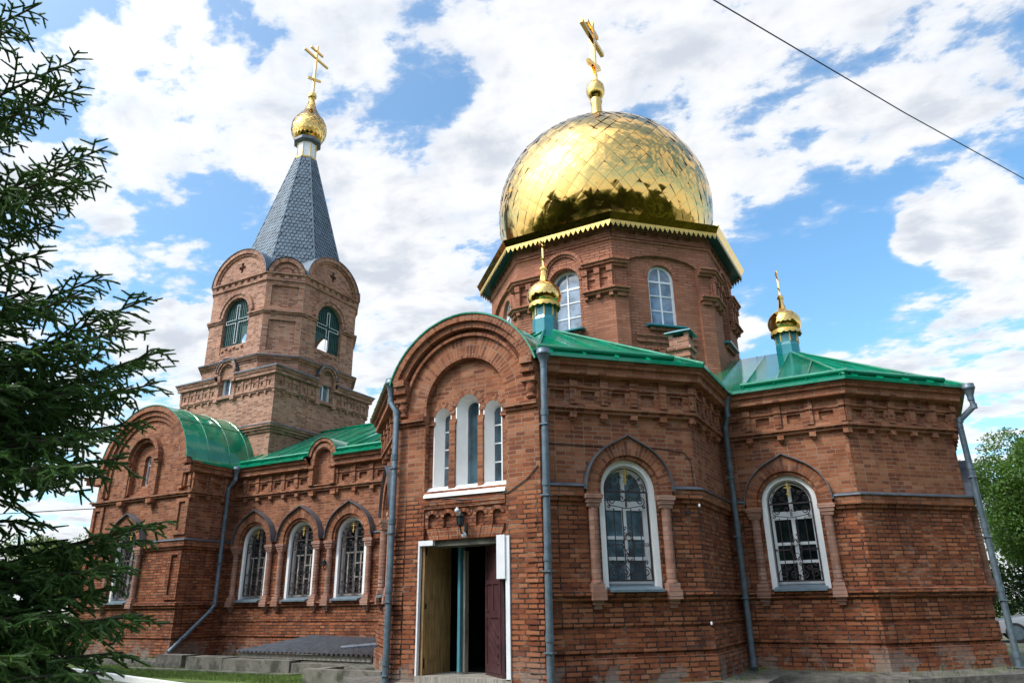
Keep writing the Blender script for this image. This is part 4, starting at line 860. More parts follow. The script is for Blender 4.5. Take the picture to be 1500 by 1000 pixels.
DEN0 = [(0, 12.80), (.06, 12.785), (.06, 12.735), (0, 12.725)]; DEN1 = [(0, 13.06), (.11, 13.04), (.11, 12.99), (.05, 12.985)]
for k in range(8):
    f = belf(k); c_ = f.L/2
    prism(mb, f, BASE, 0, f.L, T45, T45); prism(mf, f, [(0, 9.93), (.19, 9.855), (.19, 9.83), (.16, 9.83)], 0, f.L, T45, T45)
    prism(mb, f, DEN0, 0, f.L, T45, T45); prism(mb, f, DEN1, 0, f.L, T45, T45)
    n_ = 8 if k % 2 == 0 else 4; s_ = (f.L-.16)/n_
    plate(mb, f, [(-.05*T45, 12.80), (f.L+.05*T45, 12.80), (f.L+.05*T45, 12.99), (-.05*T45, 12.99)], [[(.08+i*s_+s_*.25, 12.84), (.08+(i+1)*s_-s_*.25, 12.84), (.08+(i+1)*s_-s_*.25, 12.955), (.08+i*s_+s_*.25, 12.955)] for i in range(n_)], .05, .06)
    if k % 2 == 0:
        H = archhole(c_, .67, 10.20, 11.62, .69, 26); plate(mb, f, [(0, 9.3), (f.L, 9.3), (f.L, 13.0), (0, 13.0)], [H], 0, .34)
        ring(mb, f, c_, 11.62, ell(.67, .69), ell(.80, .82), -.02, .045, 0, 180, 28); ring(mb, f, c_, 11.62, ell(.80, .82), ell(.90, .93), -.02, .085, 4, 176, 28)
        for a, b, l, r in ((0, c_-.68, T45, 0), (c_+.68, f.L, 0, T45)): prism(mb, f, IMP, a, b, l, r)
        plate(mb, f, [(c_-.67, 10.20), (c_+.67, 10.20), (c_+.67, 10.46), (c_-.67, 10.46)], (), -.03)
        fbox(mb, f, c_-.67, c_+.67, 10.46, 10.48, -.3, -.03)
        for i in range(6): u = c_-.55+.2*i; fbox(mb, f, u-.06, u+.06, 10.30+.06*(i % 2), 10.345+.06*(i % 2), -.03, .02)
        G = [(c_-1.395, 13.0), (c_+1.395, 13.0)]+[(c_+ell(1.395, 1.22)(d)*math.cos(R(d)), 13.0+ell(1.395, 1.22)(d)*math.sin(R(d))) for d in np.linspace(1, 179, 40)]
        s = .065; zq = 13.55
        Q = [(c_-s, zq-3.2*s), (c_+s, zq-3.2*s), (c_+s, zq-s), (c_+2.6*s, zq-s), (c_+2.6*s, zq+s), (c_+s, zq+s), (c_+s, zq+3.2*s), (c_-s, zq+3.2*s), (c_-s, zq+s), (c_-2.6*s, zq+s), (c_-2.6*s, zq-s), (c_-s, zq-s)]
        plate(mb, f, G, [Q], 0, .22); fbox(mb, f, c_-.3, c_+.3, 13.3, 13.8, -.3, -.2)
        ring(mb, f, c_, 13.0, ell(1.25, 1.08), ell(1.42, 1.25), -.02, .11, 2, 178, 40); ring(mb, f, c_, 13.0, ell(1.17, 1.0), ell(1.248, 1.078), -.02, .05, 2, 178, 40)
        A = np.linspace(1, 179, 37); e_ = ell(1.44, 1.27)
        ru.grid([[f(c_+e_(d)*math.cos(R(d)), 13.0+e_(d)*math.sin(R(d)), .14) for d in A], [f(c_+e_(d)*math.cos(R(d)), 13.0+e_(d)*math.sin(R(d)), -1.3) for d in A]]); e2 = ell(1.41, 1.24)
        ru.grid([[f(c_+e2(d)*math.cos(R(d)), 13.0+e2(d)*math.sin(R(d)), .14) for d in A], [f(c_+e_(d)*math.cos(R(d)), 13.0+e_(d)*math.sin(R(d)), .14) for d in A]])
    else:
        plate(mb, f, [(0, 9.3), (f.L, 9.3), (f.L, 13.0), (0, 13.0)], [[(.20, 10.06), (f.L-.20, 10.06), (f.L-.20, 11.22), (.20, 11.22)], [(.20, 11.76), (f.L-.20, 11.76), (f.L-.20, 12.56), (.20, 12.56)]], 0, .07)
        plate(mb, f, [(.1, 10.), (f.L-.1, 10.), (f.L-.1, 12.7), (.1, 12.7)], (), -.07); prism(mb, f, IMP, 0, f.L, T45, T45)
        g = f.L/2-.03; G = [(c_-g, 13.0), (c_+g, 13.0)]+arc(c_, 13.0, g, 2, 178, 24); plate(mb, f, G, (), 0); ring(mb, f, c_, 13.0, g-.15, g+.01, -.02, .11, 2, 178, 26); ring(mb, f, c_, 13.0, g-.34, g-.24, -.02, .04, 0, 180, 22)
        A = np.linspace(1, 179, 25); ru.grid([[f(c_+(g+.03)*math.cos(R(d)), 13.0+(g+.03)*math.sin(R(d)), .14) for d in A], [f(c_+(g+.03)*math.cos(R(d)), 13.0+(g+.03)*math.sin(R(d)), -1.1) for d in A]])
mb.build('belfry', 'tbrick', church); split_build(mf, 'flashing', 'flash', church)
for k in (0, 2):                                        # boarded openings with a light-tube cross; a corner of each board is missing
    f = belf(k); c_ = f.L/2; lv = MB()
    # both openings: boards with a broken lower corner
    if k == 0: brk = [(c_-.67, 10.48), (c_+.34, 10.48), (c_+.30, 10.66), (c_+.44, 10.86), (c_+.67, 10.80)]
    else: brk = [(c_+.10, 10.48), (c_+.67, 10.48)]
    top_ = [(c_+.67*math.cos(R(a)), 11.62+.69*math.sin(R(a))) for a in np.linspace(0, 180, 23)]
    if k == 0: poly = brk+top_
    else: poly = brk+top_+[(c_-.67, 10.52), (c_-.30, 10.95), (c_+.08, 11.12)]
    plate(lv, f, poly, (), -.13)
    for i in range(13):
        u = c_-.60+.1*i; zt = 11.62+.69*math.sqrt(max(0, 1-((u-c_)/.67)**2)); fbox(lv, f, u-.012, u+.012, 11.2 if (k == 2 and u < c_+.1) or (k == 0 and u > c_+.25) else 10.5, zt-.02, -.13, -.105)
    lo = lv.build('louver_boards', 'louver', church)
    cr = MB(); zc_ = 11.44; a_, b_, hw_, r_ = .56, .62, .065, .012
    P = [(-hw_, -.86), (hw_, -.86), (hw_, -hw_), (a_, -hw_), (a_, hw_), (hw_, hw_), (hw_, b_), (-hw_, b_), (-hw_, hw_), (-a_, hw_), (-a_, -hw_), (-hw_, -hw_)]
    for i in range(12): p, q_ = P[i], P[(i+1) % 12]; cr.tube([f(c_+p[0], zc_+p[1], -.07), f(c_+q_[0], zc_+q_[1], -.07)], r_, 5)
    q = cr.build('light_cross', 'white', lo)
bl = MB(); bc = (XB+1.35, Y0-.35)
bl.lathe([(.30, 10.95), (.27, 11.0), (.20, 11.12), (.165, 11.28), (.14, 11.36), (.06, 11.40), (.03, 11.46)], bc, 20, cap=True); bl.tube([(bc[0], bc[1]-1.6, 11.5), (bc[0], bc[1]+1.6, 11.5)], .05, 8)
bl.build('bell', 'bronze', church, smooth=50)
# spire of overlapping scale sheets
SX, SY = XB+.10, Y0+.10; sp = MB(); Z0_, Z1_, R0_, R1_ = 13.3, 19.65, 2.23, .45
prof = lambda z: R0_+(R1_-R0_)*(z-Z0_)/(Z1_-Z0_)
sp.lathe([(prof(z)+(.10 if z < 13.6 else 0), z) for z in (13.3, 13.9, Z1_)], (SX, SY), 8, rot=PI/8); sp.f = sp.f
nr_ = 34
for k in range(8):
    a0, a1 = PI/8+k*PI/4, PI/8+(k+1)*PI/4
    ed = lambda z, a: Vector((SX+prof(z)*math.cos(a), SY+prof(z)*math.sin(a), z))
    am = (a0+a1)/2; n = Vector((math.cos(am)*math.cos(.26), math.sin(am)*math.cos(.26), math.sin(.26)))
    for i in range(nr_):
        z = 13.75+(Z1_-13.9)*i/nr_; dz = (Z1_-13.9)/nr_; L_, R_ = ed(z, a0), ed(z, a1); wd_ = (R_-L_).length; tx = (R_-L_)/wd_; upv = (ed(z+dz, a0)+ed(z+dz, a1)-L_-R_).normalized(); cwid = .155; m_ = max(1, int(wd_/cwid)+1); mid = (L_+R_)/2
        for j in range(-m_, m_+1):
            u = (j+(.5 if i % 2 else 0))*cwid
            if abs(u) > wd_/2-.03: continue
            h = cwid*.43; h2 = min(h, wd_/2-abs(u)); c_ = mid+tx*u
            lift = rd.uniform(.026, .04)
            Pq = [c_+n*lift, c_+tx*h2+upv*dz*.42+n*lift*.9, c_+tx*h2+upv*dz*1.25+n*.004, c_+upv*dz*1.7+n*.003, c_-tx*h2+upv*dz*1.25+n*.004, c_-tx*h2+upv*dz*.42+n*lift*.9]
            sp.face(Pq)
    sp.tube([ed(13.55, a0), ed(Z1_, a0)], .035, 6)
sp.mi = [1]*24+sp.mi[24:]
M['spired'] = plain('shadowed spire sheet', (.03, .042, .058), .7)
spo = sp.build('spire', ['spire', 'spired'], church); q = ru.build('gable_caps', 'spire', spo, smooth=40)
nk = MB(); nk.lathe([(.46, 19.60), (.44, 19.68), (.40, 19.72), (.40, 20.45)], (SX, SY), 8, rot=PI/8); no = nk.build('spire_neck', 'white', church)
yt = MB()
for k in range(8): a = PI/8+k*PI/4; yt.tube([(SX+.41*math.cos(a), SY+.41*math.sin(a), 19.72), (SX+.41*math.cos(a), SY+.41*math.sin(a), 20.45)], .022, 5)
yt.lathe([(.47, 19.62), (.47, 19.70)], (SX, SY), 8, rot=PI/8); q = yt.build('gold_edging', 'goldp', no)
fl = MB(); fl.lathe([(.42, 20.43), (.60, 20.50), (.60, 20.62), (.42, 20.70)], (SX, SY), 8, rot=PI/8, cap=True); q = fl.build('neck_collar', 'flash', no)
OP = [(.44, 20.62), (.60, 20.78), (.71, 21.02), (.745, 21.25), (.72, 21.48), (.62, 21.72), (.46, 21.95), (.32, 22.18), (.22, 22.42), (.15, 22.66), (.10, 22.92)]
def op(t):
    x = t*(len(OP)-1); i = min(int(x), len(OP)-2); q = x-i; return OP[i][0]*(1-q)+OP[i+1][0]*q, OP[i][1]*(1-q)+OP[i+1][1]*q
on = MB(); NA2, NR2 = 22, 30
for i in range(NR2-1):
    for j in range(NA2):
        o_ = .5*(i % 2)
        def pt(ii, jj):
            r, z = op(min(1, ii/NR2)); a = 2*PI*jj/NA2; return Vector((SX+r*math.cos(a), SY+r*math.sin(a), z)), Vector((math.cos(a), math.sin(a), 0))
        P = [pt(i, j+o_), pt(i+1, j+o_+.5), pt(i+2, j+o_), pt(i+1, j+o_-.5)]; g1 = rd.gauss(0, .004)
        on.face([p+n*l for (p, n), l in zip(P, (.018, .010+g1, .002, .010-g1))])
ono = on.build('spire_onion', 'gold2', church); un = MB(); un.lathe(OP, (SX, SY), 22); q = un.build('onion_core', 'seam', ono, smooth=60)
h_ = MB(); h_.lathe([(.10, 22.9), (.12, 22.95), (.18, 23.0), (.195, 23.1), (.17, 23.2), (.08, 23.27), (.05, 23.35)], (SX, SY), 14); cross(h_, SX, SY, 23.25, 2.65, 1.5, .048); q = h_.build('cross', 'gold2', ono)

# ================================================================= downpipes
def hopper(mb, x, y, z, r=.115):
    mb.lathe([(.062, z-.34), (.062, z-.25), (r, z-.10), (r+.008, z-.095), (r+.008, z-.06), (r, z-.05), (r, z), (r-.01, z), (r-.02, z-.06)], (x, y), 14)
def pipe(pts, hop, label, joints=()):
    b = MB(); b.tube(pts, .058, 12); 
    for i in range(len(pts)-1):
        p, q = Vector(pts[i]), Vector(pts[i+1]); L = (q-p).length; d = (q-p)/L
        for k in range(1, int(L/1.15)+1): c_ = p+d*(k*1.15-.3); b.tube([c_-d*.05, c_+d*.05], .068, 12); b.obox(c_+d*.2, (.075, 0, 0), (0, .075, 0), (0, 0, .012))
    for p in pts[1:-1]: b.tube([Vector(p)-Vector((0, 0, .05)), Vector(p)+Vector((0, 0, .05))], .063, 12)
    o = b.build('downpipe', 'zinc', church, smooth=40); o['label'] = label
    h_ = MB(); hopper(h_, *hop); q = h_.build('hopper', 'zinc', o, smooth=40)
    return o
ax, ay = -5.04, 10.28
pipe([(ax, ay, 5.42), (ax-.045, ay, .30)], (ax, ay, 5.68), 'straight grey downpipe at the right edge of the porch')
pipe([(-8.36, 10.38, 5.42), (-8.36, 10.38, 5.25), (-8.19, 10.36, 5.02), (-8.19, 10.36, .25)], (-8.36, 10.38, 5.70), 'grey downpipe at the left edge of the porch')
ex, ey_ = X0+AS+.28, Y0-AE-.36
pipe([(ex, ey_, 5.36), (ex, ey_, 5.22), (ex-.10, ey_+.12, 5.0), (ex-.10, ey_+.12, .58), (ex-.04, ey_-.1, .42)], (ex, ey_, 5.66), 'grey downpipe in the corner between south arm and apse')
gx, gy = miter(fDE.P, nSE, nE, .46); hx, hy = miter(fDE.P, nSE, nE, .17)
pipe([(gx, gy, 5.40), (gx+.02, gy+.02, 5.24), (hx+.02, hy-.02, 5.0), (hx, hy, 4.9), (hx+.04, hy, .3)], (gx, gy, 5.70), 'grey downpipe at the far corner of the apse')
nx, ny = XN1+.42, YB-.42
pipe([(nx, ny, 5.42), (nx, ny, 5.3), (XN1+.18, ny-.02, 5.05), (XN1+.18, ny-.02, 1.72), (XN1+.16, ny-.12, 1.55), (XN1+.12, YN-.12, .52)], (nx, ny, 5.69), 'grey downpipe bent along the narthex side wall')

# ================================================================= ground and things round the church
GZ = .18
def grassmat():
    m, t = mat('mown grass'); g = t.new('ShaderNodeTexCoord').outputs['Object']
    c = t.mix(t.rng(t.noise(g, 1.5, 5, .6), .35, .65), (.070, .14, .018), (.15, .25, .04)); c = t.mix(t.rng(t.noise(g, 40., 4, .7), .3, .7, 0, .7), c, (.16, .22, .05))
    t.put(t.b.inputs['Base Color'], c); t.b.inputs['Roughness'].default_value = .9; t.put(t.b.inputs['Normal'], bump(t, t.noise(g, 60., 4, .7), 1., .03)); return m
M['grass'] = grassmat()
def groundmat():
    m, t = mat('worn ground'); g = t.new('ShaderNodeTexCoord').outputs['Object']
    c = t.mix(t.rng(t.noise(g, .22, 5, .6), .40, .58), (.055, .10, .020), (.20, .18, .145)); c = t.mix(t.rng(t.noise(g, 20., 5, .7), .3, .7, 0, .5), c, (.10, .12, .04))
    t.put(t.b.inputs['Base Color'], c); t.b.inputs['Roughness'].default_value = .95; t.put(t.b.inputs['Normal'], bump(t, t.noise(g, 30., 4, .7), 1., .03)); return m
M['ground'] = groundmat()
gd = MB(); gd.face([(-1500, -1500, GZ), (1500, -1500, GZ), (1500, 1500, GZ), (-1500, 1500, GZ)]); tag(gd.build('ground', 'ground'), kind='structure')
ap_ = MB()                                              # dark concrete apron along the walls
def strip_(pts, w_, z, th=.25):
    for (a, b) in zip(pts, pts[1:]):
        f = Fr(a, b); ap_.face([f(-.3, z, 0), f(f.L+.3, z, 0), f(f.L+.3, z-.05, w_), f(-.3, z-.05, w_)][::-1]); ap_.face([f(-.3, z-.05, w_), f(f.L+.3, z-.05, w_), f(f.L+.3, z-.4, w_+.03), f(-.3, z-.4, w_+.03)][::-1])
for f in (fSW, fSE, fE, fDS, fDSE, fDE, fDNE): strip_([f.P, f.P+f.t*f.L], .75, .40+.004*hash(f.L) % .008)
strip_([fB.P, fB.P+fB.t*fB.L], .7, .36); strip_([fNS.P-Vector((.3, 0)), fNS.P+fNS.t*(fNS.L+.25)], .55, .38); strip_([fNE.P, fNE.P+fNE.t*fNE.L], .35, .372)
tag(ap_.build('concrete_apron', 'skirt'), kind='structure')
stp = MB(); stp.box(PX-1.7, PX+1.6, 8.6, YP-.02, 0., .36); stp.box(PX-1.5, PX+1.4, 8.1, 8.6, 0., .27); tag(stp.build('doorstep', 'concrete'), 'old concrete step below the open church door', 'step')
# grass tufts along the visible strip
V = []; 
gp = rng.uniform(0, 1, (26000, 2)); gx_ = -20+11*gp[:, 0]; gy_ = 11.3+2.0*gp[:, 1]; h = rng.uniform(.025, .085, len(gx_)); a = rng.uniform(0, 2*PI, len(gx_)); ln_ = rng.normal(0, .03, (len(gx_), 2)); w_ = .006
P = np.stack([np.stack([gx_-w_*np.cos(a), gy_-w_*np.sin(a), np.full_like(gx_, GZ)], 1), np.stack([gx_+w_*np.cos(a), gy_+w_*np.sin(a), np.full_like(gx_, GZ)], 1), np.stack([gx_+ln_[:, 0], gy_+ln_[:, 1], GZ+h], 1)], 1).reshape(-1, 3)
V = []; wr = np.random.default_rng(21); WP = []
for f, n_, o_ in ((fSE, 260, .72), (fE, 220, .5), (fDS, 320, .6), (fDSE, 260, .72), (fB, 160, .7), (fNS, 200, .5)):
    for q in range(n_):
        cl_ = wr.integers(0, 7)/6.5*f.L; u = np.clip(cl_+wr.normal(0, .12), 0, f.L); wv = wr.uniform(.08, o_); p = f(u, .355, wv); hgt = wr.uniform(.03, .16); a = wr.uniform(0, 2*PI); l = wr.normal(0, .05, 2)
        WP += [(p.x-.006*math.cos(a), p.y-.006*math.sin(a), p.z-.03), (p.x+.006*math.cos(a), p.y+.006*math.sin(a), p.z-.03), (p.x+l[0], p.y+l[1], p.z+hgt)]
tag(trimesh('weeds', np.array(WP), M['grass']), kind='stuff')
lw_ = MB(); lw_.face([(-26, 10.6, GZ+.006), (-9, 11.15, GZ+.006), (-9, 13.6, GZ+.006), (-26, 13.6, GZ+.006)]); tag(lw_.build('lawn', 'grass'), kind='structure')
tag(trimesh('grass', P, M['grass']), kind='stuff')
kb = MB(); kb.obox((-17.0, 11.0, .20), (4.6, -1.13, 0), (.016, .065, 0), (0, 0, .09)); tag(kb.build('kerb', 'plaster'), 'white painted kerb along the lawn edge', 'kerb')
# cellar entrance: concrete blocks, board fascia, corrugated lid
cb_ = MB(); cb_.box(-18.0, -17.0, 13.2, 13.65, 0, .50); tag(cb_.build('concrete_block', 'skirt'), 'dark stained concrete block under the bent downpipe', 'block', 'concrete blocks of the cellar entrance')
cb_ = MB(); cb_.box(-16.5, -15.2, 12.95, 13.5, 0, .495); cb_.box(-15.19, -13.0, 12.96, 13.45, 0, .47); tag(cb_.build('concrete_wall', 'concrete'), 'low mossy concrete wall before the corrugated lid', 'wall', 'concrete blocks of the cellar entrance')
cb_ = MB(); cb_.box(-12.99, -10.55, 13.0, 13.5, 0, .42); cb_.box(-18.6, -12.6, 12.62, 12.94, 0, .225); tag(cb_.build('concrete_slab', 'concrete'), 'flat concrete slab lying in front of the low wall', 'slab', 'concrete blocks of the cellar entrance')
cellar = empty('cellar_lid', (-13, 14, .5)); tag(cellar, 'grey corrugated metal lid on pale boards over the cellar steps', 'cellar lid')
cl = MB(); nW_ = 60
FL, FR_, BR_, BL_ = Vector((-15.1, 13.2, .625)), Vector((-10.8, 13.2, .60)), Vector((-11.3, 15.2, .84)), Vector((-14.5, 15.2, .90))
rows = []
for v in (0, 1):
    row = []
    for i in range(nW_*4+1):
        s_ = i/(nW_*4); p = (FL*(1-s_)+FR_*s_)*(1-v)+(BL_*(1-s_)+BR_*s_)*v; row.append(p+Vector((0, 0, .024*math.sin(i*PI/2*.5))))
    rows.append(row)
cl.grid(rows); q = cl.build('corrugated_sheet', 'flash', cellar, smooth=60)
cl = MB(); cl.obox((-12.95, 13.30, .53), (2.05, 0, -.012), (0, .015, 0), (0, 0, .055)); cl.box(-15.0, -10.9, 13.32, 15.2, .1, .45); cl.build('board_frame', 'greywood', cellar)
bxo = empty('concrete_well', (-10.3, 12, .2)); tag(bxo, 'open concrete box with a rough chipped rim left of the porch', 'concrete box')
cb_ = MB()
for q in ((-11.15, -9.2, 11.5, 11.72, 0, .46), (-11.15, -10.9, 11.72, 12.6, 0, .45), (-9.5, -9.2, 11.72, 12.6, 0, .47), (-10.9, -9.5, 12.4, 12.6, 0, .44)): cb_.box(*q)
cb_.build('rim', 'concrete', bxo); cb_ = MB(); cb_.box(-10.9, -9.5, 11.72, 12.4, 0, .30); cb_.build('well_floor', 'skirt', bxo)
lp = MB(); lp.tube([(-12.2, 13.75, .70), (-11.1, 14.5, .79), (-10.6, 14.9, .84)], .06, 12, cap=False); lp.tube([(-12.2, 13.75, .70), (-11.0, 14.58, .797)], .052, 12, cap=False); tag(lp.build('loose_pipe', 'hoodm', smooth=40), 'short dark pipe lying on the corrugated lid', 'pipe')
# lanterns
def lantern(x, y, z, label, k=1., ball=True):
    o = empty('wall_lantern', (x, y, z)); tag(o, label, 'lantern')
    b = MB(); b.lathe([(.01, z+.23*k), (.03*k, z+.2*k), (.085*k, z+.15*k), (.08*k, z+.14*k), (.02*k, z+.14*k)], (x, y), 6); b.lathe([(.02*k, z-.02), (.06*k, z), (.02*k, z+.005)], (x, y), 6)
    for i in range(6): a = i*PI/3; b.tube([(x+.056*k*math.cos(a), y+.056*k*math.sin(a), z), (x+.074*k*math.cos(a), y+.074*k*math.sin(a), z+.145*k)], .006, 4)
    b.tube([(x, y, z-.02), (x, y+.03, z-.12*k), (x, y+.12, z-.13*k), (x, y+.19, z-.06*k)], .014, 6); b.obox((x, y+.19, z-.05*k), (.035, 0, 0), (0, .01, 0), (0, 0, .09*k)); b.build('lantern_frame', 'black', o)
    g = MB(); g.lathe([(.046*k, z+.01), (.062*k, z+.13*k)], (x, y), 6); g.build('lantern_glass', 'lglass', o)
    return o
lantern(-6.71, YP-.17, 2.86, 'black lantern with glass panes above the open church door'); lantern(-14.32, YB-.20, 2.66, 'small black lantern between the two right nave windows', .8)
for z, x in ((3.12, -6.85), (2.70, -6.70)):
    b = MB(); b.lathe([(.0, z-.045), (.035, z-.03), (.045, z), (.035, z+.032), (0, z+.045)], (x, YP-.06), 14); b.lathe([(.02, z+.03), (.02, z+.06)], (x, YP-.05), 8)
    tag(b.build('bulb', 'bulb', smooth=60), 'white round bulb above the lantern over the door' if z > 3 else 'pale round bulb hanging below the lantern over the door', 'bulb')
sk_ = MB(); sk_.lathe([(.0, .46), (.17, .47), (.20, .55), (.19, .75), (.16, .92), (.19, 1.02), (.14, 1.12), (.05, 1.15), (0, 1.14)], (PX+.36, YP+2.2), 14); tag(sk_.build('sack', 'sack', smooth=60), 'pale sack standing in the dark doorway', 'sack')
def wire(pts, r, label, n=5, name='cable', cat='cable'):
    P = [Vector(p) for p in pts]; Q = []
    for i in range(len(P)-1):
        for k in range(6): Q.append(P[i].lerp(P[i+1], k/6))
    Q.append(P[-1]); b = MB(); b.tube(Q, r, n); return tag(b.build(name, 'cable', smooth=60), label, cat)
wire([(PX-.62, YP-.015, 3.26), (PX-.35, YP-.02, 3.36), (PX+.0, YP-.035, 3.30), (PX+.45, YP-.02, 3.28), (PX+.9, YP-.015, 3.36), (PX+1.25, YP-.015, 3.55), (PX+1.46, YP-.015, 3.75)], .009, 'thin black cable looped over the porch wall below the lancets')
qw = lambda u, z, f=fSE: f(u, z, .012)
wire([qw(.1, 4.18), qw(1.2, 4.16), qw(2.2, 4.18), qw(2.72, 4.12), qw(2.83, 3.95), qw(2.84, 3.53)], .007, 'thin black cable along the brick wall above the arched window'); wire([fSE(2.85, 3.2, .06), fSE(2.86, 1.8, .03)], .006, 'thin black cable dropping down the corner right of the window')
ss = MB(); 
p = fSE(2.66, 3.06, .05); ss.tube([p-Vector(tuple(fSE.n)+(0,))*.05, p+Vector(tuple(fSE.n)+(0,))*.02], .03, 10); ss.obox(p, (.035, 0, 0), (0, .03, 0), (0, 0, .03)); tag(ss.build('spotlight', 'black'), 'small black spotlight on the wall beside the arched window', 'lamp')
for z, u, lb in ((3.18, 2.86, 'tiny white junction box under the ledge at the wall corner'), (1.26, 2.86, 'tiny white junction box low on the wall corner')): p = fSE(u, z, .10); ss = MB(); ss.lathe([(0, p.z-.028), (.017, p.z-.022), (.02, p.z+.01), (.011, p.z+.028)], (p.x, p.y), 10, cap=True); tag(ss.build('junction_box', 'white', smooth=50), lb, 'junction box')
# overhead wires
A_, B_ = Vector((0, 0, 1.6))+ray(1045, 0)*11, Vector((0, 0, 1.6))+ray(1500, 262)*19
dd_ = (B_-A_); pts = [A_-dd_*1.2+Vector((0, 0, .3)), A_, A_+dd_*.5-Vector((0, 0, .07)), B_, B_+dd_*1.2+Vector((0, 0, .6))]; wire(pts, .010, 'black overhead cable crossing the sky at the upper right', name='overhead_cable')
wire([(XN0+.15, YN-.02, 4.66), (-30., 11., 4.5), (-45, 5., 4.9)], .015, 'thin overhead cable running left from the narthex wall', name='overhead_cable')
# plank pile and sacks left of the narthex
pp = empty('plank_pile', (-25, 14, GZ)); tag(pp, 'stack of weathered planks left behind the spruce', 'plank pile')
for k in range(16):
    b = MB(); z = GZ+.06+.062*k; a = rr.uniform(-.06, .06); x = -24.9+rr.uniform(-.25, .25); b.obox((x, 13.9+rr.uniform(-.1, .1), z), (1.6*math.cos(a), 1.6*math.sin(a), 0), (-.35*math.sin(a), .35*math.cos(a), 0), (0, 0, .022)); b.build('plank', 'greywood' if k % 3 else 'wood', pp)
sb = MB(); sb.lathe([(0, .55), (.26, .6), (.33, .85), (.3, 1.15), (.12, 1.42), (.2, 1.5), (.05, 1.55)], (-25.6, 16.2), 14); M['violet'] = plain('violet plastic', (.24, .22, .52), .4, var=.5, nscale=6); tag(sb.build('plastic_sack', 'violet', smooth=60), 'violet and white plastic sack beside the plank pile', 'sack')
sl2 = MB(); sl2.box(-29.5, -26.5, 12.2, 14.2, GZ, .75); sl2.box(-28.9, -26.9, 12.4, 14., .75, .95); tag(sl2.build('white_slabs', 'white'), 'low stack of white slabs at the far left', 'slab stack')

# parked car behind the apse (only its side shows past the downpipe)
car = empty('parked_car', (3.2, 31, GZ)); tag(car, 'pale silver car parked behind the right end of the church', 'car')
M['carp'] = plain('silver car paint', (.55, .57, .60), .25, metal=.4, var=.03, coat=.6); M['tyre'] = plain('tyre rubber', (.02, .02, .02), .8)
b = MB(); cx_, cy_ = 3.5, 31.
sec = [(-2.05, .42, .60), (-1.95, .62, .80), (-1.2, .78, .86), (-.75, .86, .88), (.9, .88, .88), (1.7, .84, .86), (2.0, .66, .80), (2.08, .45, .66)]
rows = [[(cx_+x, cy_-hw, .30+GZ), (cx_+x, cy_-hw, .5+GZ), (cx_+x, cy_-hw*.96, top+GZ), (cx_+x, cy_, top+.05+GZ), (cx_+x, cy_+hw*.96, top+GZ), (cx_+x, cy_+hw, .5+GZ), (cx_+x, cy_+hw, .30+GZ)] for x, top, hw in sec]
b.grid(rows); b.face(rows[0]); b.face(rows[-1][::-1]); b.build('car_body', 'carp', car, smooth=35)
b = MB(); rows = [[(cx_+x, cy_-hw, z0+GZ), (cx_+x2, cy_-hw*.82, z1+GZ), (cx_+x2, cy_+hw*.82, z1+GZ), (cx_+x, cy_+hw, z0+GZ)] for x, x2, hw, z0, z1 in ((-1.0, -.98, .80, .84, .86), (-.95, -.35, .80, .86, 1.38), (.8, .7, .82, .88, 1.42), (1.75, 1.2, .78, .86, 1.30), (1.8, 1.78, .76, .84, .86))]; b.grid(rows); b.build('greenhouse', 'glass', car)
b = MB(); b.obox((cx_+.28, cy_, 1.42+GZ), (.62, 0, .0), (0, .62, 0), (0, 0, .02)); b.build('car_roof', 'carp', car)
for x in (-1.25, 1.3):
    for s_ in (-1, 1):
        b = MB(); n_ = 20; ring_ = lambda y, r: [(cx_+x+r*math.cos(2*PI*k/n_), y, .31+GZ+r*math.sin(2*PI*k/n_)) for k in range(n_)]; y = cy_+s_*.80
        b.grid([ring_(y-.1, .22), ring_(y-.1, .31), ring_(y+.1, .31), ring_(y+.1, .22)], closed=True); o_ = b.build('wheel', 'tyre', car); b = MB(); b.face(ring_(y+s_*.095, .22)); b.face(ring_(y-s_*.0, .22)); q = b.build('rim', 'zinc', o_)

# ================================================================= vegetation
def leafmat(name, c1, c2, tr=.25):
    m, t = mat(name); g = t.new('ShaderNodeNewGeometry'); r = g.outputs['Random Per Island']; p = g.outputs['Position']
    c = t.mix(r, c1, c2); c = t.mix(t.rng(t.noise(p, .9, 4, .6), .4, .65, 0, .55), c, tuple(v*.55 for v in c1))
    t.put(t.b.inputs['Base Color'], c); t.b.inputs['Roughness'].default_value = .55; t.b.inputs['Specular IOR Level'].default_value = .35
    tl = t.new('ShaderNodeBsdfTranslucent'); t.put(tl.inputs[0], t.mix(1., c, (1.3, 1.5, .6), 'MULTIPLY')); mx = t.new('ShaderNodeMixShader'); mx.inputs[0].default_value = tr
    t.put(mx.inputs[1], t.b.outputs[0]); t.put(mx.inputs[2], tl.outputs[0]); out = [n for n in t.n if n.type == 'OUTPUT_MATERIAL'][0]; t.put(out.inputs[0], mx.outputs[0]); return m
M['needle'] = leafmat('spruce needles', (.072, .165, .048), (.17, .29, .08), .34)
M['leaf'] = leafmat('willow leaves', (.05, .115, .018), (.12, .21, .04), .35); M['leafy'] = leafmat('yellow green leaves', (.07, .11, .015), (.16, .18, .03), .3); M['leafd'] = leafmat('dark leaves', (.018, .045, .012), (.045, .09, .02), .25)
M['bark'] = plain('bark', (.075, .058, .045), .9, var=.4, nscale=10, bmp=.02, bscale=18)
def norm(a): return a/np.maximum(np.linalg.norm(a, axis=-1, keepdims=True), 1e-9)
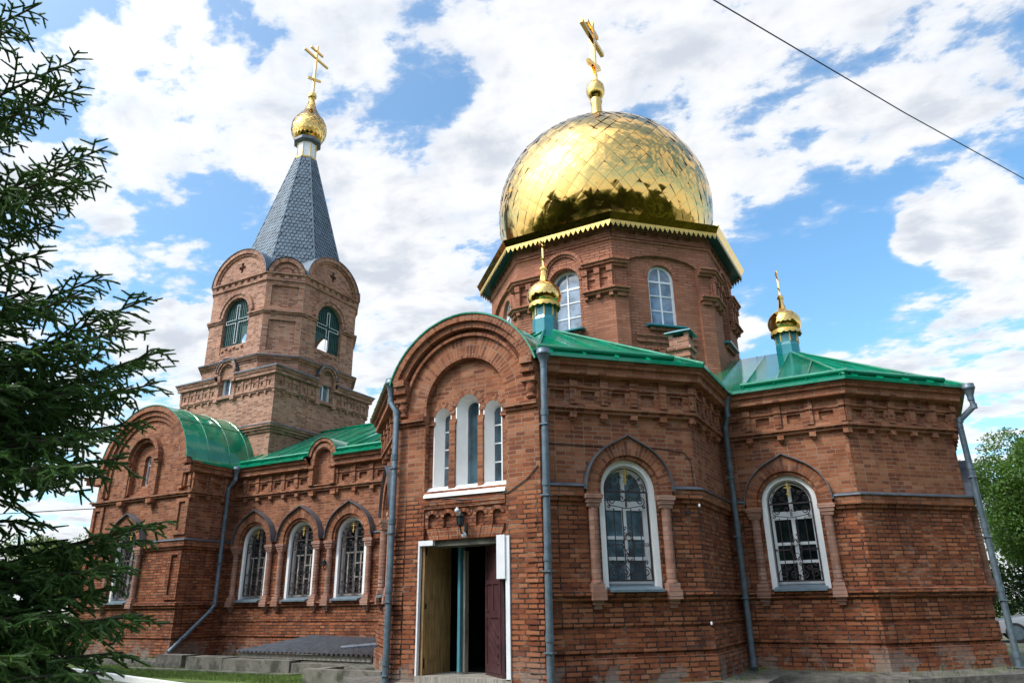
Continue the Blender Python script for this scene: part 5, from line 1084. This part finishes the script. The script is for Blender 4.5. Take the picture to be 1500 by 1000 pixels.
class Needles:
    def __init__(s): s.a = []; s.b = []; s.n = []
    def twig(s, p, q, dens): s.a.append(p); s.b.append(q); s.n.append(max(2, int(np.linalg.norm(q-p)*dens)))
    def tris(s, ln, wd, rng):
        a = np.array(s.a); b = np.array(s.b); n = np.array(s.n); idx = np.repeat(np.arange(len(n)), n); a = a[idx]; d0 = (b-np.array(s.a)[0:0].sum() if False else b)[idx]-a; N = len(idx)
        t = rng.uniform(0, 1.02, (N, 1)); d = norm(d0); r = rng.normal(size=(N, 3)); r = norm(r-d*(r*d).sum(1, keepdims=True)); r[:, 2] += .15
        base = a+d0*t; L = ln*rng.uniform(.75, 1.15, (N, 1))*(1.05-.35*t); tip = base+norm(d*.62+r*.85)*L; sd = norm(np.cross(d, r))*wd
        ND = np.stack([base-sd, base+sd, tip], 1).reshape(-1, 3)
        A = np.array(s.a); B = np.array(s.b); D = norm(B-A); X = norm(np.cross(D, rng.normal(size=D.shape))); Y = np.cross(D, X); r0, r1 = .0085, .005; T = []
        for k in range(3):
            c0, s0, c1, s1 = [f(2*PI*q/3) for q in (k, k+1) for f in (math.cos, math.sin)]; e0, e1 = X*c0+Y*s0, X*c1+Y*s1
            T += [np.stack([A+e0*r0, A+e1*r0, B+e0*r1], 1), np.stack([A+e1*r0, B+e1*r1, B+e0*r1], 1)]
        return np.concatenate([ND]+[q.reshape(-1, 3) for q in T])
def spruce(x, y, H, tips):
    rg = np.random.default_rng(5); o = empty('spruce_tree', (x, y, GZ)); tag(o, 'dark green spruce with drooping branches at the left edge', 'spruce tree')
    b = MB(); b.tube([(x+.03*math.sin(z*1.3), y+.03*math.cos(z), z) for z in np.linspace(GZ-.1, H, 16)], [.19*(1-k/15)+.015 for k in range(16)], 12); tk = b.build('trunk', 'bark', o, smooth=60)
    nd = Needles(); wood = MB()
    def branch(root, tip, dens, lod):
        root, tip = np.array(root), np.array(tip); L = np.linalg.norm(tip-root); n = 12
        T = np.linspace(0, 1, n+1)[:, None]; axis = root+(tip-root)*T; axis[:, 2] -= (np.sin(T[:, 0]*PI)*.13+np.sin(T[:, 0]*PI*2)*.04)*L*rg.uniform(.6, 1.2); axis[:, :2] += (rg.normal(0, .012*L, (n+1, 2)).cumsum(0)*.4)*(1-T)*T*3
        wood.tube([tuple(p) for p in axis], [.026*(1-k/(n+1))*L/3+.004 for k in range(n+1)], 6, cap=False)
        for k in range(n-4, n): nd.twig(axis[k], axis[k+1], dens)
        if lod:                                             # hanging tassels under the bough
            for i in range(int(L*17)):
                t = rg.uniform(.2, .93); k = min(int(t*n), n-1); p = axis[k]+(axis[k+1]-axis[k])*(t*n-k); d = norm(axis[k+1]-axis[k]); ln2 = rg.uniform(.10, .34)*(1.15-.6*t)
                q = p+d*ln2*rg.uniform(.1, .5)+np.array((rg.normal(0, .3)*ln2, rg.normal(0, .3)*ln2, -ln2)); md = (p+q)/2+d*ln2*.15; nd.twig(p, md, dens*.8); nd.twig(md, q, dens)
                for j in range(int(ln2/.05)):
                    s_ = rg.uniform(.1, .9); p3 = p+(q-p)*s_; v = rg.normal(size=3); v[2] = -abs(v[2])*1.2-.2; nd.twig(p3, p3+norm(v)*rg.uniform(.04, .10), dens)
        seg = norm(axis[1:]-axis[:-1]); m = int(L/ (.043 if lod else .14))
        for i in range(m):
            t = .12+.87*(i+rg.uniform(0, .6))/m; k = min(int(t*n), n-1); p = axis[k]+(axis[k+1]-axis[k])*(t*n-k); d = seg[k]; side = norm(np.cross(d, (0, 0, 1.))); sg = 1 if i % 2 else -1
            l2 = L*(.30*(1-t)+.05)*rg.uniform(.6, 1.25); l2 = min(l2, .7)
            dr = norm(d*.75+side*sg*rg.uniform(.55, 1.0)+np.array((0, 0, rg.uniform(-.42, .10))))
            q = p+dr*l2; q[2] -= l2*l2*.75*rg.uniform(.4, 1.4); mid = (p+q)/2+np.array((0, 0, .09*l2)); q = q+rg.normal(0, .03, 3)*l2*3*.4
            nd.twig(p, mid, dens*.8); nd.twig(mid, q, dens)
            if lod: wood.tube([tuple(p), tuple(mid), tuple(q)], [.006, .0045, .003], 4, cap=False)
            m3 = int(l2/(.040 if lod else .13))
            for j in range(m3):
                s_ = .15+.8*(j+rg.uniform(0, .5))/max(m3, 1); p3 = p+(mid-p)*s_*2 if s_ < .5 else mid+(q-mid)*(s_*2-1); sd = norm(np.cross(dr, (0, 0, 1.)))*(1 if j % 2 else -1)
                l3 = rg.uniform(.035, .12)*(1.15-.5*s_)+.03*(l2 > .4); d3 = norm(dr*.62+sd*rg.uniform(.4, 1.0)+np.array((0, 0, rg.uniform(-.75, .3)))); nd.twig(p3, p3+d3*l3, dens)
    for tp, dz in tips: branch((x, y, tp[2]+dz), tp, 520, True)
    z = .7; k = 0
    while z < H-.3:
        Lz = 3.1*(1-(z/H))**.8*1.0
        for j in range(5):
            a = rg.uniform(0, 2*PI); f = math.cos(a-.95); L = Lz*rg.uniform(.7, 1.0)
            if f > .2: L *= .72
            if f > .1 and z < 2.9: continue
            lod = f > -.35 and z < 7.6
            branch((x, y, z), (x+L*math.cos(a), y+L*math.sin(a), z+L*rg.uniform(-.22, .12)), 420 if lod else 130, lod)
        z += .30; k += 1
    P = nd.tris(.019, .0020, rg); c = trimesh('crown', P, M['needle']); c.parent = o; c.matrix_parent_inverse = Matrix.Translation(-o.location)
    q = wood.build('branches', 'bark', o); return len(P)//3
E0 = Vector((0, 0, 1.6))
def tipat(px, py, r): d = ray(px, py); return tuple(E0+d*(r/math.hypot(d.x, d.y)))
TIPS = [(tipat(*t[:3]), t[3]) for t in ((60, 5, 4.9, -1.1), (20, 40, 4.6, -.9), (112, 88, 4.9, -1.2), (122, 128, 5.1, -1.1), (60, 150, 4.5, -.8), (157, 215, 4.8, -1.15), (150, 262, 5.2, -1.0), (120, 240, 4.4, -.9), (80, 330, 5.4, -.6), (70, 368, 4.7, -.6), (150, 405, 5.0, -1.1), (120, 430, 4.5, -.9), (60, 420, 4.9, -.9), (222, 435, 4.8, -1.15), (190, 480, 4.4, -.9), (243, 512, 4.9, -.9), (215, 530, 5.3, -.7), (232, 560, 5.2, -.7), (205, 620, 5.0, -.3), (150, 520, 4.7, -.7),
    (185, 670, 4.8, .0), (160, 630, 4.4, -.1), (140, 560, 4.5, -.5), (100, 500, 4.4, -.6), (120, 600, 5.0, -.4), (60, 640, 4.6, .1), (75, 770, 5.6, .5), (100, 790, 5.2, .1), (238, 765, 4.7, -.25), (215, 790, 5.0, -.15), (190, 830, 4.6, .05), (175, 860, 5.0, .1), (140, 870, 4.7, .15), (210, 900, 4.6, .25), (195, 915, 4.9, .25), (180, 955, 4.6, .35), (150, 985, 4.4, .4), (100, 900, 4.5, .3), (60, 860, 4.8, .3), (120, 950, 5.2, .4), (40, 440, 4.4, -.6), (80, 600, 4.6, -.4), (30, 560, 4.3, -.3), (40, 960, 4.2, .3), (120, 680, 4.3, .1), (170, 590, 5.4, -.4), (60, 690, 5.3, .2), (130, 1000, 4.9, .3), (60, 1000, 4.7, .3))]
nt_ = spruce(-6.2, .80, 11.5, TIPS)

def tree(name, x, y, H, r, leafm, label, seed=1, nleaf=16000, leaf=.11, trunks=1, zc=.58, squash=.8, group=None, grow=None):
    rg = np.random.default_rng(seed); o = empty(name, (x, y, GZ)); tag(o, label, 'tree', group)
    b = MB(); ends = []
    for t_ in range(trunks):
        a = rg.uniform(0, 2*PI); lean = .12*H*(trunks > 1); tx, ty = x+lean*math.cos(a), y+lean*math.sin(a)
        b.tube([(x+(tx-x)*s, y+(ty-y)*s, GZ+H*zc*.95*s) for s in np.linspace(0, 1, 6)], [.028*H*(1-.6*s)/math.sqrt(trunks) for s in np.linspace(0, 1, 6)], 9)
        for k in range(9):
            s = rg.uniform(.35, 1.); p = np.array((x+(tx-x)*s, y+(ty-y)*s, GZ+H*zc*.95*s)); a2 = rg.uniform(0, 2*PI); e = np.array((x+r*.75*math.cos(a2)*rg.uniform(.4, 1), y+r*.75*math.sin(a2)*rg.uniform(.4, 1), GZ+H*rg.uniform(zc*.75, .95))); md = (p+e)/2+rg.normal(0, .05*H, 3)*.4
            b.tube([tuple(p), tuple(md), tuple(e)], [.011*H*(1-.4*s), .007*H, .002*H], 6); ends.append(e)
    b.build('trunk', 'bark', o)
    nc = 42; cl = np.concatenate([np.array(ends), np.stack([x+r*rg.normal(0, .48, nc), y+r*rg.normal(0, .48, nc), GZ+H*np.clip(rg.normal(zc+.10, .17, nc), zc-.32, .98)], 1)])
    rad = rg.uniform(.22, .42, len(cl))*r
    ci = rg.integers(0, len(cl), nleaf); u = norm(rg.normal(size=(nleaf, 3)))*rg.uniform(.35, 1, (nleaf, 1))**.6; p = cl[ci]+u*rad[ci][:, None]*np.array((1, 1, squash))
    m = p[:, 2] > GZ+H*.12; p = p[m]; n = len(p); d1 = norm(rg.normal(size=(n, 3))-np.array((0, 0, .5))); d2 = norm(np.cross(d1, rg.normal(size=(n, 3)))); s = leaf*rg.uniform(.6, 1.3, (n, 1))
    tri = np.stack([p-d2*s*.32, p+d1*s-d2*s*.05, p+d2*s*.32], 1).reshape(-1, 3); c = trimesh('crown', tri, M[leafm]); c.parent = o; c.matrix_parent_inverse = Matrix.Translation(-o.location); return o
tree('willow_tree', 4.9, 34., 7.2, 3.0, 'leaf', 'broad leafy green tree behind the right end of the church', 3, 90000, .12, 3, .56)
tree('leafy_tree', 9.5, 42., 8.5, 3.6, 'leafd', 'darker leafy tree farther right behind the silver car', 4, 30000, .18, 1, .55)
tree('leafy_tree', -51.5, 30., 5.9, 3.4, 'leafy', 'low yellow green tree beyond the plank pile at the left', 6, 26000, .17, 2, .55)
tree('leafy_tree', -60., 36., 6.4, 3.8, 'leafd', 'dark green tree at the far left behind the spruce', 8, 22000, .18, 2, .55)
hd_ = MB(); hp = np.random.default_rng(9); n = 26000; hp_ = np.stack([hp.uniform(1.2, 16, n), hp.uniform(35.5, 37., n), GZ+hp.uniform(0, 1, n)**.8*2.6*(1+.15*np.sin(hp.uniform(0, 60, n)))], 1); d1 = norm(hp.normal(size=(n, 3))); d2 = norm(np.cross(d1, hp.normal(size=(n, 3)))); tri = np.stack([hp_-d2*.05, hp_+d1*.17, hp_+d2*.05], 1).reshape(-1, 3)
tag(trimesh('hedge', tri, M['leafd']), 'dark clipped hedge behind the parked car', 'hedge')
# the park behind the viewer, seen mirrored in the dome: one mass of trees
n = 110000; g = np.random.default_rng(12); ang = g.uniform(R(178), R(400), n); rad_ = g.uniform(17, 30, n); base = 10.+3.*np.sin(ang*7)+2.*np.sin(ang*17+1)
z = GZ+.4+(base)*g.uniform(0, 1, n)**.75; P = np.stack([rad_*np.cos(ang)-2, rad_*np.sin(ang)+5, z], 1); d1 = norm(g.normal(size=(n, 3))); d2 = norm(np.cross(d1, g.normal(size=(n, 3)))); s = g.uniform(.35, .8, (n, 1))
tri = np.stack([P-d2*s*.5, P+d1*s, P+d2*s*.5], 1).reshape(-1, 3); tag(trimesh('woodland', tri, M['leafy']), kind='stuff')
